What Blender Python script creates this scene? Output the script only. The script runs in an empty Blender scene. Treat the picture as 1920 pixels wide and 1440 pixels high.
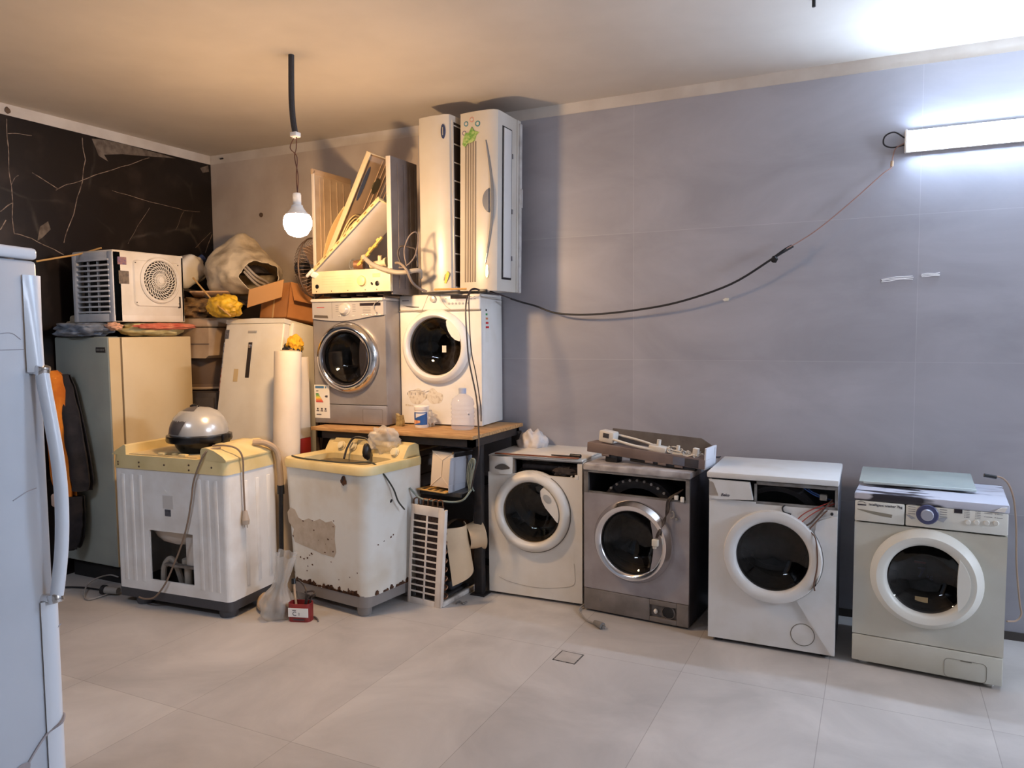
import bpy, bmesh, math, random
from mathutils import Vector, Matrix, noise, Euler
random.seed(7)
PI = math.pi
scn = bpy.context.scene
COL = scn.collection

# ------------------------------------------------------------------ camera, world, exposure
CAM = Vector((5.0363, -4.687, 1.6631)); YAW, PITCH, ROLL, FPX = -0.4504, -0.0699, -0.0083, 1419.13
def cam_basis():
    cy, sy, cp, sp = math.cos(YAW), math.sin(YAW), math.cos(PITCH), math.sin(PITCH)
    f = Vector((sy * cp, cy * cp, sp)); r = Vector((cy, -sy, 0)); u = r.cross(f)
    cr, sr = math.cos(ROLL), math.sin(ROLL)
    return cr * r + sr * u, -sr * r + cr * u, f
_r, _u, _f = cam_basis()
cd = bpy.data.cameras.new('camera'); cam = bpy.data.objects.new('camera', cd); COL.objects.link(cam)
cam.matrix_world = Matrix(((_r.x, _u.x, -_f.x, CAM.x), (_r.y, _u.y, -_f.y, CAM.y), (_r.z, _u.z, -_f.z, CAM.z), (0, 0, 0, 1)))
cd.sensor_width = 36; cd.sensor_fit = 'HORIZONTAL'; cd.lens = FPX / 1920 * 36; cd.clip_start = 0.05
scn.camera = cam
w = bpy.data.worlds.new('world'); scn.world = w; w.use_nodes = True
w.node_tree.nodes['Background'].inputs[0].default_value = (0.5, 0.55, 0.65, 1)
w.node_tree.nodes['Background'].inputs[1].default_value = 0.02
scn.view_settings.view_transform = 'Standard'; scn.view_settings.look = 'None'
scn.view_settings.exposure = 0.3; scn.view_settings.gamma = 1; scn.view_settings.use_curve_mapping = False
BULB_POWER, BULB_COL = 60.0, (1.0, 0.63, 0.32)
TUBE_POWER, TUBE_COL = 72.0, (0.56, 0.73, 1.0)
SHOP_POWER, SHOP_COL = 150.0, (0.70, 0.80, 1.0)
CEIL_FILL_POWER = 42.0

# ------------------------------------------------------------------ helpers
def S(r, g, b):
    f = lambda c: (c / 255) / 12.92 if c / 255 <= 0.04045 else ((c / 255 + 0.055) / 1.055) ** 2.4
    return (f(r), f(g), f(b))
def at(px, py, axis, val):
    d = _f + _r * ((px - 960) / FPX) + _u * ((720 - py) / FPX)
    return CAM + d * ((val - CAM[axis]) / d[axis])

MATS = {}
def mat(name, c, rough=0.5, metal=0.0, c2=None, scale=6.0, lo=0.4, hi=0.65, bump=0.0, bscale=40.0, coat=0.0, detail=5.0, spec=0.5, wave=None, stretch=None):
    if name in MATS: return MATS[name]
    m = bpy.data.materials.new(name); m.use_nodes = True; nt = m.node_tree; N = nt.nodes; L = nt.links
    b = N['Principled BSDF']; b.inputs['Roughness'].default_value = rough; b.inputs['Metallic'].default_value = metal
    b.inputs['Specular IOR Level'].default_value = spec; b.inputs['Coat Weight'].default_value = coat
    b.inputs['Base Color'].default_value = (*c, 1)
    tc = N.new('ShaderNodeTexCoord'); vec = tc.outputs['Object']
    if stretch:
        mp = N.new('ShaderNodeMapping'); mp.inputs['Scale'].default_value = stretch; L.new(vec, mp.inputs['Vector']); vec = mp.outputs['Vector']
    if c2 is not None:
        nz = N.new('ShaderNodeTexNoise'); nz.inputs['Scale'].default_value = scale; nz.inputs['Detail'].default_value = detail
        L.new(vec, nz.inputs['Vector'])
        rp = N.new('ShaderNodeValToRGB'); rp.color_ramp.elements[0].position = lo; rp.color_ramp.elements[1].position = hi
        rp.color_ramp.elements[0].color = (*c, 1); rp.color_ramp.elements[1].color = (*c2, 1)
        L.new(nz.outputs['Fac'], rp.inputs['Fac']); L.new(rp.outputs['Color'], b.inputs['Base Color'])
    if bump:
        n2 = N.new('ShaderNodeTexNoise'); n2.inputs['Scale'].default_value = bscale; n2.inputs['Detail'].default_value = 4
        L.new(vec, n2.inputs['Vector']); bp = N.new('ShaderNodeBump'); bp.inputs['Strength'].default_value = bump; bp.inputs['Distance'].default_value = 0.01
        L.new(n2.outputs['Fac'], bp.inputs['Height']); L.new(bp.outputs['Normal'], b.inputs['Normal'])
    MATS[name] = m; return m
def glass(name, tint, rough=0.03, milk=0.0, milkcol=(0.9, 0.9, 0.9), ior=1.5, bump=0):
    if name in MATS: return MATS[name]
    m = bpy.data.materials.new(name); m.use_nodes = True; nt = m.node_tree; N = nt.nodes; L = nt.links
    N.remove(N['Principled BSDF']); out = N['Material Output']
    t = N.new('ShaderNodeBsdfTransparent'); t.inputs[0].default_value = (*tint, 1)
    g = N.new('ShaderNodeBsdfGlossy'); g.inputs['Roughness'].default_value = rough
    lw = N.new('ShaderNodeLayerWeight'); pw = N.new('ShaderNodeMath'); pw.operation = 'POWER'; L.new(lw.outputs['Facing'], pw.inputs[0]); lw.inputs['Blend'].default_value = .5; pw.inputs[1].default_value = 4
    fr = N.new('ShaderNodeMath'); fr.operation = 'MULTIPLY_ADD'; L.new(pw.outputs[0], fr.inputs[0]); fr.inputs[1].default_value = .6; fr.inputs[2].default_value = ((ior - 1) / (ior + 1)) ** 2
    mx = N.new('ShaderNodeMixShader'); L.new(fr.outputs[0], mx.inputs[0]); L.new(t.outputs[0], mx.inputs[1]); L.new(g.outputs[0], mx.inputs[2])
    if bump:
        nz = N.new('ShaderNodeTexNoise'); nz.inputs['Scale'].default_value = 25; tc = N.new('ShaderNodeTexCoord'); L.new(tc.outputs['Object'], nz.inputs['Vector'])
        bp = N.new('ShaderNodeBump'); bp.inputs['Strength'].default_value = bump; bp.inputs['Distance'].default_value = .02
        L.new(nz.outputs['Fac'], bp.inputs['Height']); L.new(bp.outputs['Normal'], g.inputs['Normal'])
    last = mx.outputs[0]
    if milk:
        d = N.new('ShaderNodeBsdfDiffuse'); d.inputs[0].default_value = (*milkcol, 1)
        m2 = N.new('ShaderNodeMixShader'); m2.inputs[0].default_value = milk; L.new(last, m2.inputs[1]); L.new(d.outputs[0], m2.inputs[2]); last = m2.outputs[0]
    L.new(last, out.inputs['Surface']); MATS[name] = m; return m
def emit(name, c, s):
    m = bpy.data.materials.new(name); m.use_nodes = True; b = m.node_tree.nodes['Principled BSDF']
    b.inputs['Base Color'].default_value = (0.9, 0.9, 0.9, 1); b.inputs['Emission Color'].default_value = (*c, 1); b.inputs['Emission Strength'].default_value = s
    return m

class MB:
    def __init__(s): s.v = []; s.f = []; s.mi = []; s.M = Matrix.Identity(4)
    def add(s, vs, fs, mi=0):
        n = len(s.v); s.v += [s.M @ Vector(v) for v in vs]
        s.f += [tuple(n + i for i in f) for f in fs]; s.mi += [mi] * len(fs); return s
    def box(s, x0, y0, z0, x1, y1, z1, bev=0.0, seg=2, mi=0, M=None):
        x0, x1 = min(x0, x1), max(x0, x1); y0, y1 = min(y0, y1), max(y0, y1); z0, z1 = min(z0, z1), max(z0, z1)
        bm = bmesh.new(); bmesh.ops.create_cube(bm, size=1)
        for v in bm.verts: v.co = Vector(((x0 + x1) / 2 + v.co.x * (x1 - x0), (y0 + y1) / 2 + v.co.y * (y1 - y0), (z0 + z1) / 2 + v.co.z * (z1 - z0)))
        if bev > 0:
            bev = min(bev, .49 * min(x1 - x0, y1 - y0, z1 - z0))
            bmesh.ops.bevel(bm, geom=bm.edges[:], offset=bev, segments=seg, profile=.5, affect='EDGES')
        return s.addbm(bm, mi, M)
    def addbm(s, bm, mi=0, M=None):
        bm.verts.index_update()
        vs = [(M @ v.co) if M else v.co.copy() for v in bm.verts]; fs = [[v.index for v in f.verts] for f in bm.faces]; bm.free()
        return s.add(vs, fs, mi)
    def lathe(s, prof, O=(0, 0, 0), A=(0, 0, 1), n=40, mi=0, wob=None, sx=1.0, sy=1.0):
        A = Vector(A).normalized(); U = A.orthogonal().normalized() if abs(A.z) < .9 else Vector((1, 0, 0)); U = (U - A * U.dot(A)).normalized(); V = A.cross(U)
        O = Vector(O); vs = []; fs = []; k = len(prof)
        for i in range(n):
            a = 2 * PI * i / n
            for j, (r, h) in enumerate(prof):
                rr = r * (wob(a, j / (k - 1)) if wob else 1)
                vs.append(O + A * h + U * (rr * math.cos(a) * sx) + V * (rr * math.sin(a) * sy))
        for i in range(n):
            i2 = (i + 1) % n
            for j in range(k - 1):
                a, b, c, d = i * k + j, i * k + j + 1, i2 * k + j + 1, i2 * k + j
                if prof[j][0] < 1e-6: fs.append((a, b, c))
                elif prof[j + 1][0] < 1e-6: fs.append((a, b, d))
                else: fs.append((a, b, c, d))
        return s.add(vs, fs, mi)
    def cyl(s, p0, p1, r0, r1=None, n=20, mi=0):
        r1 = r0 if r1 is None else r1; p0, p1 = Vector(p0), Vector(p1); h = (p1 - p0).length
        return s.lathe([(0, 0), (r0, 0), (r1, h), (0, h)], p0, p1 - p0, n, mi)
    def tube(s, pts, r, n=8, mi=0, sub=6, closed=False, r1=None):
        P = [Vector(p) for p in pts]
        if sub > 1 and len(P) > 2:
            Q = []; m = len(P); rng = m if closed else m - 1
            for i in range(rng):
                p0 = P[(i - 1) % m] if closed or i > 0 else P[i] * 2 - P[i + 1]
                p1, p2 = P[i], P[(i + 1) % m]
                p3 = P[(i + 2) % m] if closed or i + 2 < m else p2 * 2 - p1
                for k in range(sub):
                    t = k / sub
                    Q.append(.5 * ((2 * p1) + (p2 - p0) * t + (2 * p0 - 5 * p1 + 4 * p2 - p3) * t * t + (3 * p1 - p0 - 3 * p2 + p3) * t ** 3))
            if not closed: Q.append(P[-1])
            P = Q
        vs = []; fs = []; m = len(P); up = None
        for i, p in enumerate(P):
            t = (P[(i + 1) % m] - P[(i - 1) % m]) if closed else (P[min(i + 1, m - 1)] - P[max(i - 1, 0)])
            if t.length < 1e-9: t = Vector((0, 0, 1))
            t.normalize()
            if up is None: up = t.orthogonal().normalized()
            up = (up - t * up.dot(t)); up = up.normalized() if up.length > 1e-6 else t.orthogonal().normalized()
            b = t.cross(up); rr = r if r1 is None else r + (r1 - r) * i / (m - 1)
            for k in range(n):
                a = 2 * PI * k / n; vs.append(p + up * (math.cos(a) * rr) + b * (math.sin(a) * rr))
        for i in range(m if closed else m - 1):
            i2 = (i + 1) % m
            for k in range(n): fs.append((i * n + k, i * n + (k + 1) % n, i2 * n + (k + 1) % n, i2 * n + k))
        if not closed: fs += [tuple(range(n))[::-1], tuple((m - 1) * n + k for k in range(n))]
        return s.add(vs, fs, mi)
    def prism(s, poly, y0, y1, mi=0, axis='y', sc=1.0, cen=None):
        # polygon in (u,z) extruded along y; axis 'z': polygon in (x,y) extruded along z; axis 'x': polygon in (y,z)
        def P(u, v, h): return (u, h, v) if axis == 'y' else ((u, v, h) if axis == 'z' else (h, u, v))
        n = len(poly); c = cen or (0, 0)
        vs = [P(u, v, y0) for u, v in poly] + [P(c[0] + (u - c[0]) * sc, c[1] + (v - c[1]) * sc, y1) for u, v in poly]
        fs = [tuple(range(n)), tuple(range(n, 2 * n))[::-1]] + [(i, i + n, (i + 1) % n + n, (i + 1) % n) for i in range(n)]
        return s.add(vs, fs, mi)
    def grid(s, fn, nu, nv, mi=0, thick=0.0):
        vs = [Vector(fn(i / nu, j / nv)) for i in range(nu + 1) for j in range(nv + 1)]
        idx = lambda i, j: i * (nv + 1) + j
        fs = [(idx(i, j), idx(i + 1, j), idx(i + 1, j + 1), idx(i, j + 1)) for i in range(nu) for j in range(nv)]
        if thick:
            nn = [Vector((0, 0, 0)) for _ in vs]
            for f in fs:
                nv_ = (vs[f[1]] - vs[f[0]]).cross(vs[f[3]] - vs[f[0]])
                for k in f: nn[k] += nv_
            m = len(vs); vs2 = [v - (n.normalized() if n.length > 0 else Vector((0, 0, 1))) * thick for v, n in zip(vs, nn)]
            fs2 = [tuple(k + m for k in f[::-1]) for f in fs]
            rim = [idx(i, 0) for i in range(nu + 1)] + [idx(nu, j) for j in range(1, nv + 1)] + [idx(i, nv) for i in range(nu - 1, -1, -1)] + [idx(0, j) for j in range(nv - 1, 0, -1)]
            fs = fs + fs2 + [(rim[k], rim[k] + m, rim[(k + 1) % len(rim)] + m, rim[(k + 1) % len(rim)]) for k in range(len(rim))]
            vs = vs + vs2
        return s.add(vs, fs, mi)
    def blob(s, c, rad, amp=.15, freq=2.5, seed=0, sub=4, mi=0, shape=None, flat=None):
        bm = bmesh.new(); bmesh.ops.create_icosphere(bm, subdivisions=sub, radius=1)
        off = Vector((seed * 7.3, seed * 3.1, seed * 1.7))
        for v in bm.verts:
            d = v.co.normalized(); k = 1 + amp * (noise.noise(d * freq + off) * 1.2 + (.45 - 1.1 * abs(noise.noise(d * freq * 2.1 - off))) * .6)
            p = Vector((d.x * rad[0] * k, d.y * rad[1] * k, d.z * rad[2] * k))
            if shape: p = shape(p, d)
            if flat is not None and p.z < flat: p.z = flat + (p.z - flat) * .05
            v.co = p + Vector(c)
        return s.addbm(bm, mi)
    def hole(s, x0, z0, x1, z1, cx, cz, r, y=0.0, depth=.02, n=64, mi=0):
        ang = sorted(set([2 * PI * i / n for i in range(n)] + [math.atan2(z - cz, x - cx) % (2 * PI) for x in (x0, x1) for z in (z0, z1)]))
        vs = []
        for a in ang:
            c, t = math.cos(a), math.sin(a); k = 1e9
            if c > 1e-9: k = min(k, (x1 - cx) / c)
            if c < -1e-9: k = min(k, (x0 - cx) / c)
            if t > 1e-9: k = min(k, (z1 - cz) / t)
            if t < -1e-9: k = min(k, (z0 - cz) / t)
            vs += [(cx + r * c, y, cz + r * t), (cx + k * c, y, cz + k * t), (cx + r * c, y + depth, cz + r * t), (cx + k * c, y + depth, cz + k * t)]
        m = len(ang); fs = []
        for i in range(m):
            a, b = i * 4, ((i + 1) % m) * 4
            fs += [(a, a + 1, b + 1, b), (a + 2, b + 2, b + 3, a + 3), (a, b, b + 2, a + 2), (a + 1, a + 3, b + 3, b + 1)]
        return s.add(vs, fs, mi)
    def text(s, txt, size, u, z, y, mi=0, bold=0.0, shear=0.0, M=None, align='LEFT'):
        cu = bpy.data.curves.new('t', 'FONT'); cu.body = txt; cu.size = size; cu.shear = shear; cu.offset = bold; cu.align_x = align; cu.extrude = 0.0004; cu.resolution_u = 3
        ob = bpy.data.objects.new('t', cu); COL.objects.link(ob); dg = bpy.context.evaluated_depsgraph_get()
        me = bpy.data.meshes.new_from_object(ob.evaluated_get(dg))
        vs = [(u + v.co.x, y - v.co.z, z + v.co.y) for v in me.vertices]
        if M: vs = [M @ Vector(v) for v in vs]
        fs = [tuple(p.vertices) for p in me.polygons]
        bpy.data.objects.remove(ob); bpy.data.curves.remove(cu); bpy.data.meshes.remove(me)
        return s.add(vs, fs, mi)
    def build(s, name, mats, parent=None, label=None, smooth=35, recenter=True):
        me = bpy.data.meshes.new(name); ms = mats if isinstance(mats, (list, tuple)) else [mats]
        org = Vector((0, 0, 0))
        if parent is None and recenter and s.v:
            xs = [v.x for v in s.v]; ys = [v.y for v in s.v]; org = Vector(((min(xs) + max(xs)) / 2, (min(ys) + max(ys)) / 2, min(v.z for v in s.v)))
        me.from_pydata([v - org for v in s.v], [], s.f); me.polygons.foreach_set('material_index', s.mi)
        for m in ms: me.materials.append(m)
        bm = bmesh.new(); bm.from_mesh(me); bmesh.ops.recalc_face_normals(bm, faces=bm.faces[:]); bm.to_mesh(me); bm.free()
        if smooth:
            me.polygons.foreach_set('use_smooth', [True] * len(me.polygons)); me.set_sharp_from_angle(angle=math.radians(smooth))
        o = bpy.data.objects.new(name, me); COL.objects.link(o); o.location = org
        if parent is not None: o.parent = parent; o.location = (0, 0, 0)
        if label and parent is not None: o['label'] = label
        return o
def tag(o, label, cat, group=None, kind=None):
    o['label'] = label; o['category'] = cat
    if group: o['group'] = group
    if kind: o['kind'] = kind
    return o
def thing(name, label, cat, loc=(0, 0, 0), rz=0.0, rx=0.0, ry=0.0, group=None):
    o = bpy.data.objects.new(name, None); COL.objects.link(o); o.location = loc; o.rotation_euler = (rx, ry, rz); o.empty_display_size = .1
    return tag(o, label, cat, group)
def struct(b, name, mats):
    o = b.build(name, mats, recenter=False); o['kind'] = 'structure'; return o
def arc(cx, cz, r, a0, a1, n=16):
    return [(cx + r * math.cos(math.radians(a0 + (a1 - a0) * i / n)), cz + r * math.sin(math.radians(a0 + (a1 - a0) * i / n))) for i in range(n + 1)]
def rrect(x0, y0, x1, y1, r, n=5):
    return arc(x1 - r, y1 - r, r, 0, 90, n) + arc(x0 + r, y1 - r, r, 90, 180, n) + arc(x0 + r, y0 + r, r, 180, 270, n) + arc(x1 - r, y0 + r, r, 270, 360, n)
def blobpoly(cx, cz, a, b, k, seed, n=26):
    rr = random.Random(seed); ph = [rr.random() * 6 for _ in range(4)]
    return [(cx + a * (1 + k * sum(math.sin((j + 2) * t + ph[j]) for j in range(4)) / 3) * math.cos(t), cz + b * (1 + k * sum(math.sin((j + 2) * t + ph[j]) for j in range(4)) / 3) * math.sin(t)) for t in [2 * PI * i / n for i in range(n)]]
R = math.radians

# ------------------------------------------------------------------ the room
def tile_mat(name, ca, cb, mortar, bw, rh, ox, oy, plane, rough, cloud, msize=.002, cscale=1.3):
    m = bpy.data.materials.new(name); m.use_nodes = True; nt = m.node_tree; N = nt.nodes; L = nt.links; b = N['Principled BSDF']
    tc = N.new('ShaderNodeTexCoord'); sp = N.new('ShaderNodeSeparateXYZ'); L.new(tc.outputs['Object'], sp.inputs[0])
    cb_ = N.new('ShaderNodeCombineXYZ'); L.new(sp.outputs['X'], cb_.inputs[0]); L.new(sp.outputs['Z' if plane == 'xz' else 'Y'], cb_.inputs[1])
    mp = N.new('ShaderNodeMapping'); mp.inputs['Location'].default_value = (-ox, -oy, 0); L.new(cb_.outputs[0], mp.inputs[0])
    br = N.new('ShaderNodeTexBrick'); br.offset = 0; br.squash = 1; br.inputs['Scale'].default_value = 1; br.inputs['Mortar Size'].default_value = msize; br.inputs['Mortar Smooth'].default_value = .2
    br.inputs['Brick Width'].default_value = bw; br.inputs['Row Height'].default_value = rh
    br.inputs['Color1'].default_value = (*ca, 1); br.inputs['Color2'].default_value = (*cb, 1); br.inputs['Mortar'].default_value = (*mortar, 1)
    L.new(mp.outputs[0], br.inputs['Vector'])
    n1 = N.new('ShaderNodeTexNoise'); n1.inputs['Scale'].default_value = cscale; n1.inputs['Detail'].default_value = 7; n1.inputs['Roughness'].default_value = .6; n1.inputs['Distortion'].default_value = .6
    mp2 = N.new('ShaderNodeMapping'); mp2.inputs['Scale'].default_value = (1, 1, 2.2); L.new(tc.outputs['Object'], mp2.inputs[0]); L.new(mp2.outputs[0], n1.inputs['Vector'])
    rp = N.new('ShaderNodeValToRGB'); rp.color_ramp.elements[0].position = .33; rp.color_ramp.elements[1].position = .68
    rp.color_ramp.elements[0].color = (1 - cloud, 1 - cloud, 1 - cloud, 1); rp.color_ramp.elements[1].color = (1 + cloud * .4,) * 3 + (1,)
    L.new(n1.outputs['Fac'], rp.inputs[0])
    mx = N.new('ShaderNodeMix'); mx.data_type = 'RGBA'; mx.blend_type = 'MULTIPLY'; mx.inputs[0].default_value = 1
    L.new(br.outputs['Color'], mx.inputs[6]); L.new(rp.outputs[0], mx.inputs[7]); L.new(mx.outputs[2], b.inputs['Base Color'])
    b.inputs['Roughness'].default_value = rough; return m
M_wall = tile_mat('grey wall tile', S(168, 167, 174), S(152, 151, 158), S(180, 179, 185), 1.5915, .8, 3.6316, 1.4742, 'xz', .42, .15, .0016)
M_floor = tile_mat('stone floor tile', S(192, 186, 180), S(180, 174, 169), S(158, 151, 145), .645, 1.295, 4.208, -1.11, 'xy', .45, .2, .0018, 2.0)
M_paint = mat('ceiling paint', S(204, 195, 184), .9, c2=S(196, 187, 176), scale=2)
M_band = mat('plaster band', S(208, 200, 190), .9, c2=S(196, 186, 175), scale=5)
M_plain = mat('plain paint', S(215, 213, 210), .9)
def marble():
    m = bpy.data.materials.new('black marble'); m.use_nodes = True; nt = m.node_tree; N = nt.nodes; L = nt.links; b = N['Principled BSDF']
    tc = N.new('ShaderNodeTexCoord'); n0 = N.new('ShaderNodeTexNoise'); n0.inputs['Scale'].default_value = 1.6; n0.inputs['Detail'].default_value = 6
    L.new(tc.outputs['Object'], n0.inputs['Vector'])
    mxv = N.new('ShaderNodeMix'); mxv.data_type = 'RGBA'; mxv.inputs[0].default_value = .22; L.new(tc.outputs['Object'], mxv.inputs[6]); L.new(n0.outputs['Color'], mxv.inputs[7])
    vo = N.new('ShaderNodeTexVoronoi'); vo.feature = 'DISTANCE_TO_EDGE'; vo.inputs['Scale'].default_value = 1.5; L.new(mxv.outputs[2], vo.inputs['Vector'])
    rp = N.new('ShaderNodeValToRGB'); rp.color_ramp.elements[0].position = .0; rp.color_ramp.elements[1].position = .016; rp.color_ramp.elements[0].color = (.16, .16, .16, 1); rp.color_ramp.elements[1].color = (0, 0, 0, 1)
    L.new(vo.outputs['Distance'], rp.inputs[0])
    n2 = N.new('ShaderNodeTexNoise'); n2.inputs['Scale'].default_value = 2.5; L.new(tc.outputs['Object'], n2.inputs['Vector'])
    r2 = N.new('ShaderNodeValToRGB'); r2.color_ramp.elements[0].position = .45; r2.color_ramp.elements[1].position = .75; L.new(n2.outputs['Fac'], r2.inputs[0])
    mu = N.new('ShaderNodeMath'); mu.operation = 'MULTIPLY'; L.new(rp.outputs[0], mu.inputs[0]); L.new(r2.outputs[0], mu.inputs[1])
    n3 = N.new('ShaderNodeTexNoise'); n3.inputs['Scale'].default_value = 5; n3.inputs['Detail'].default_value = 8; L.new(tc.outputs['Object'], n3.inputs['Vector'])
    r3 = N.new('ShaderNodeValToRGB'); r3.color_ramp.elements[0].position = .54; r3.color_ramp.elements[1].position = .8; r3.color_ramp.elements[0].color = (*S(20, 13, 11), 1); r3.color_ramp.elements[1].color = (*S(50, 39, 34), 1)
    L.new(n3.outputs['Fac'], r3.inputs[0])
    mx = N.new('ShaderNodeMix'); mx.data_type = 'RGBA'; L.new(mu.outputs[0], mx.inputs[0]); L.new(r3.outputs[0], mx.inputs[6]); mx.inputs[7].default_value = (*S(190, 175, 160), 1)
    L.new(mx.outputs[2], b.inputs['Base Color']); b.inputs['Roughness'].default_value = .3; return m
ZC, ZB = 3.1344, 3.0626
struct(MB().box(-.15, -9, -.1, 10.15, .15, 0), 'floor', M_floor)
struct(MB().box(-.15, -9, ZC, 10.15, .15, ZC + .1), 'ceiling', M_paint)
struct(MB().box(2.04, 0, 0, 10.15, .15, ZB).box(-.15, 0, 0, 2.04, .15, ZB, mi=1), 'wall_back', [M_wall, mat('painted plaster', S(196, 184, 172), .8, c2=S(182, 168, 156), scale=3)])
struct(MB().box(-.15, .003, ZB, 10.15, .15, ZC), 'trim_1', M_band)
struct(MB().box(-.15, -9, ZB, -.003, 0, ZC), 'trim_2', M_band)
struct(MB().box(0.0, -.006, 0, 10, 0, .045), 'wall_base_gap', mat('dark base gap', S(70, 64, 60), .9))  # dark strip painted in for the open gap under the wall tiles
struct(MB().box(10, -9, 0, 10.15, 0, ZC), 'wall_right', M_plain)
struct(MB().box(-.15, -9.15, 0, 10.15, -9, ZC), 'wall_front', M_plain)
wl = MB().box(-.15, -9, 0, 0, 0, ZB)
VEINS = [([(12, 224), (16, 300), (20, 350), (27, 440), (60, 446), (120, 478)], .006), ([(153, 258), (160, 300), (150, 360), (130, 420), (118, 455)], .007),
         ([(105, 358), (125, 346), (200, 322), (280, 295)], .005), ([(60, 322), (95, 345), (110, 356)], .006), ([(210, 358), (280, 378), (345, 394), (375, 397)], .004),
         ([(0, 395), (22, 380)], .007), ([(0, 430), (12, 412)], .007), ([(240, 458), (255, 430), (280, 390)], .003), ([(330, 430), (345, 395)], .003), ([(15, 250), (60, 254)], .004), ([(385, 475), (397, 440)], .006), ([(365, 465), (395, 436)], .004), ([(20, 345), (28, 335), (35, 330)], .005)]
for pts, wd in VEINS:
    P = [at(x, y, 0, 0.0) for x, y in pts]
    for i in range(len(P) - 1):
        a, b = P[i], P[i + 1]; n = 6
        for k in range(n):
            p, q = a.lerp(b, k / n), a.lerp(b, (k + 1) / n)
            j = lambda v: Vector((.0008, v.y + .012 * noise.noise(v * 9), v.z + .012 * noise.noise(v * 9 + Vector((5, 5, 5)))))
            p, q = j(p), j(q); d = (q - p).normalized(); s = Vector((0, -d.z, d.y)) * wd * (.35 + .35 * abs(noise.noise(p * 14)))
            wl.add([p + s, q + s, q - s, p - s], [(0, 1, 2, 3)], 1)
for pts in ([(172, 260), (195, 262), (240, 272), (290, 286), (330, 297), (290, 294), (250, 291), (230, 289), (195, 290), (203, 303), (185, 292)], [(70, 452), (75, 425), (90, 415), (95, 430), (80, 445)], [(375, 315), (390, 310), (392, 322), (380, 324)]):
    P = [at(x, y, 0, 0.0) for x, y in pts]; wl.add([(.0006, p.y, p.z) for p in P], [tuple(range(len(P)))], 2)
struct(wl, 'wall_left', [marble(), mat('white vein', S(150, 132, 116), .35, c2=S(80, 66, 58), scale=30), mat('plaster smear', S(112, 100, 88), .8, c2=S(84, 72, 62), scale=20)])

# ------------------------------------------------------------------ lamps
def bulb_lamp():
    x, y = 2.197, -1.473
    t = thing('pendant_bulb', 'lit warm bulb hanging from the ceiling on bare wires below a black conduit', 'lamp', (x, y, 2.2))
    b = MB(); b.tube([(0, 0, ZC - 2.2), (-.006, 0, .72), (.0, 0, .6), (.012, 0, .53)], .0155, n=10)
    b.build('conduit', mat('black conduit', S(46, 44, 46), .6, bump=.4, bscale=150), t)
    b = MB().box(-.008, -.02, .505, .034, .02, .53, .004); b.box(-.002, -.012, .5, .008, .012, .508, .002)
    b.build('terminal_block', mat('white plastic', S(235, 232, 226), .45), t)
    b = MB()
    for s in (-1, 1): b.tube([(.014 + s * .006, 0, .51), (-.004 + s * .012, s * .01, .45), (.012 - s * .008, 0, .4), (.018 + s * .006, 0, .3), (.016, 0, .21)], .0028, n=6)
    b.build('bare_wires', mat('brown wire', S(96, 60, 46), .5), t)
    b = MB().lathe([(0, .215), (.019, .21), (.022, .2), (.022, .15), (.03, .145), (.03, .135), (0, .135)], (.012, 0, 0), (0, 0, 1), 24)
    b.build('socket', mat('white plastic', S(235, 232, 226), .45), t)
    b = MB().lathe([(0.0, .15), (.026, .148), (.034, .13), (.046, .113), (.057, .102), (.062, .095)], (.012, 0, 0), (0, 0, 1), 32)
    b.build('bulb_base', mat('bulb base', S(240, 238, 232), .4), t)
    b = MB().lathe([(.062, .095), (.07, .083), (.0745, .066), (.0755, .045), (.068, .02), (.05, -.008), (.025, -.02), (0, -.023)], (.012, 0, 0), (0, 0, 1), 20)
    area = 2 * PI * .07 * .13
    b.build('bulb_globe', emit('warm bulb glow', BULB_COL, BULB_POWER / area / PI), t, 'glowing warm globe')
bulb_lamp()
def tube_lamp():
    x0, z0 = 5.14, 2.66; ln = 1.22
    t = thing('tube_light', 'bright cold white tube light mounted on the grey tiled wall at right', 'lamp', (x0, -.001, z0), ry=0.0)
    MB().box(0, -.03, -.058, ln, 0, .058, .006).build('backplate', mat('white plastic', S(235, 232, 226), .45), t)
    for xx in (0, ln - .012): MB().box(xx, -.062, -.059, xx + .012, -.001, .059, .006).build('end_cap', mat('white plastic', S(235, 232, 226), .45), t)
    n = 10; prof = [(-.03 - .022 * math.sin(PI * i / n), .054 * math.cos(PI * i / n)) for i in range(n + 1)]
    b = MB().prism(prof, .012, ln - .012, axis='x')
    b.build('diffuser', emit('cold tube glow', TUBE_COL, TUBE_POWER / (ln * .12) / PI), t, 'glowing diffuser', smooth=0)
    b = MB().tube([(0, -.03, .02), (-.05, -.035, .055), (-.095, -.03, .04), (-.1, -.02, 0), (-.06, -.02, -.022), (0, -.02, -.015)], .004, n=6)
    b.build('wire_loop', mat('black cable', S(28, 26, 28), .5), t)
tube_lamp()
def second_tube():
    # another batten of the shop, on the right-hand wall beyond the frame
    ln = 1.22
    t = thing('tube_light', 'cold white tube light on the right-hand wall, outside the right edge of the photo', 'lamp', (9.999, SHOP_Y, 2.6), rz=R(-90))
    MB().box(0, -.03, -.058, ln, 0, .058, .006).build('backplate', mat('white plastic', S(235, 232, 226), .45), t)
    n = 10; prof = [(-.03 - .022 * math.sin(PI * i / n), .054 * math.cos(PI * i / n)) for i in range(n + 1)]
    MB().prism(prof, .012, ln - .012, axis='x').build('diffuser', emit('second tube glow', SHOP_COL, SHOP_POWER / (ln * .12) / PI), t, 'glowing diffuser', smooth=0)
SHOP_Y = -1.4
second_tube()
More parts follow.
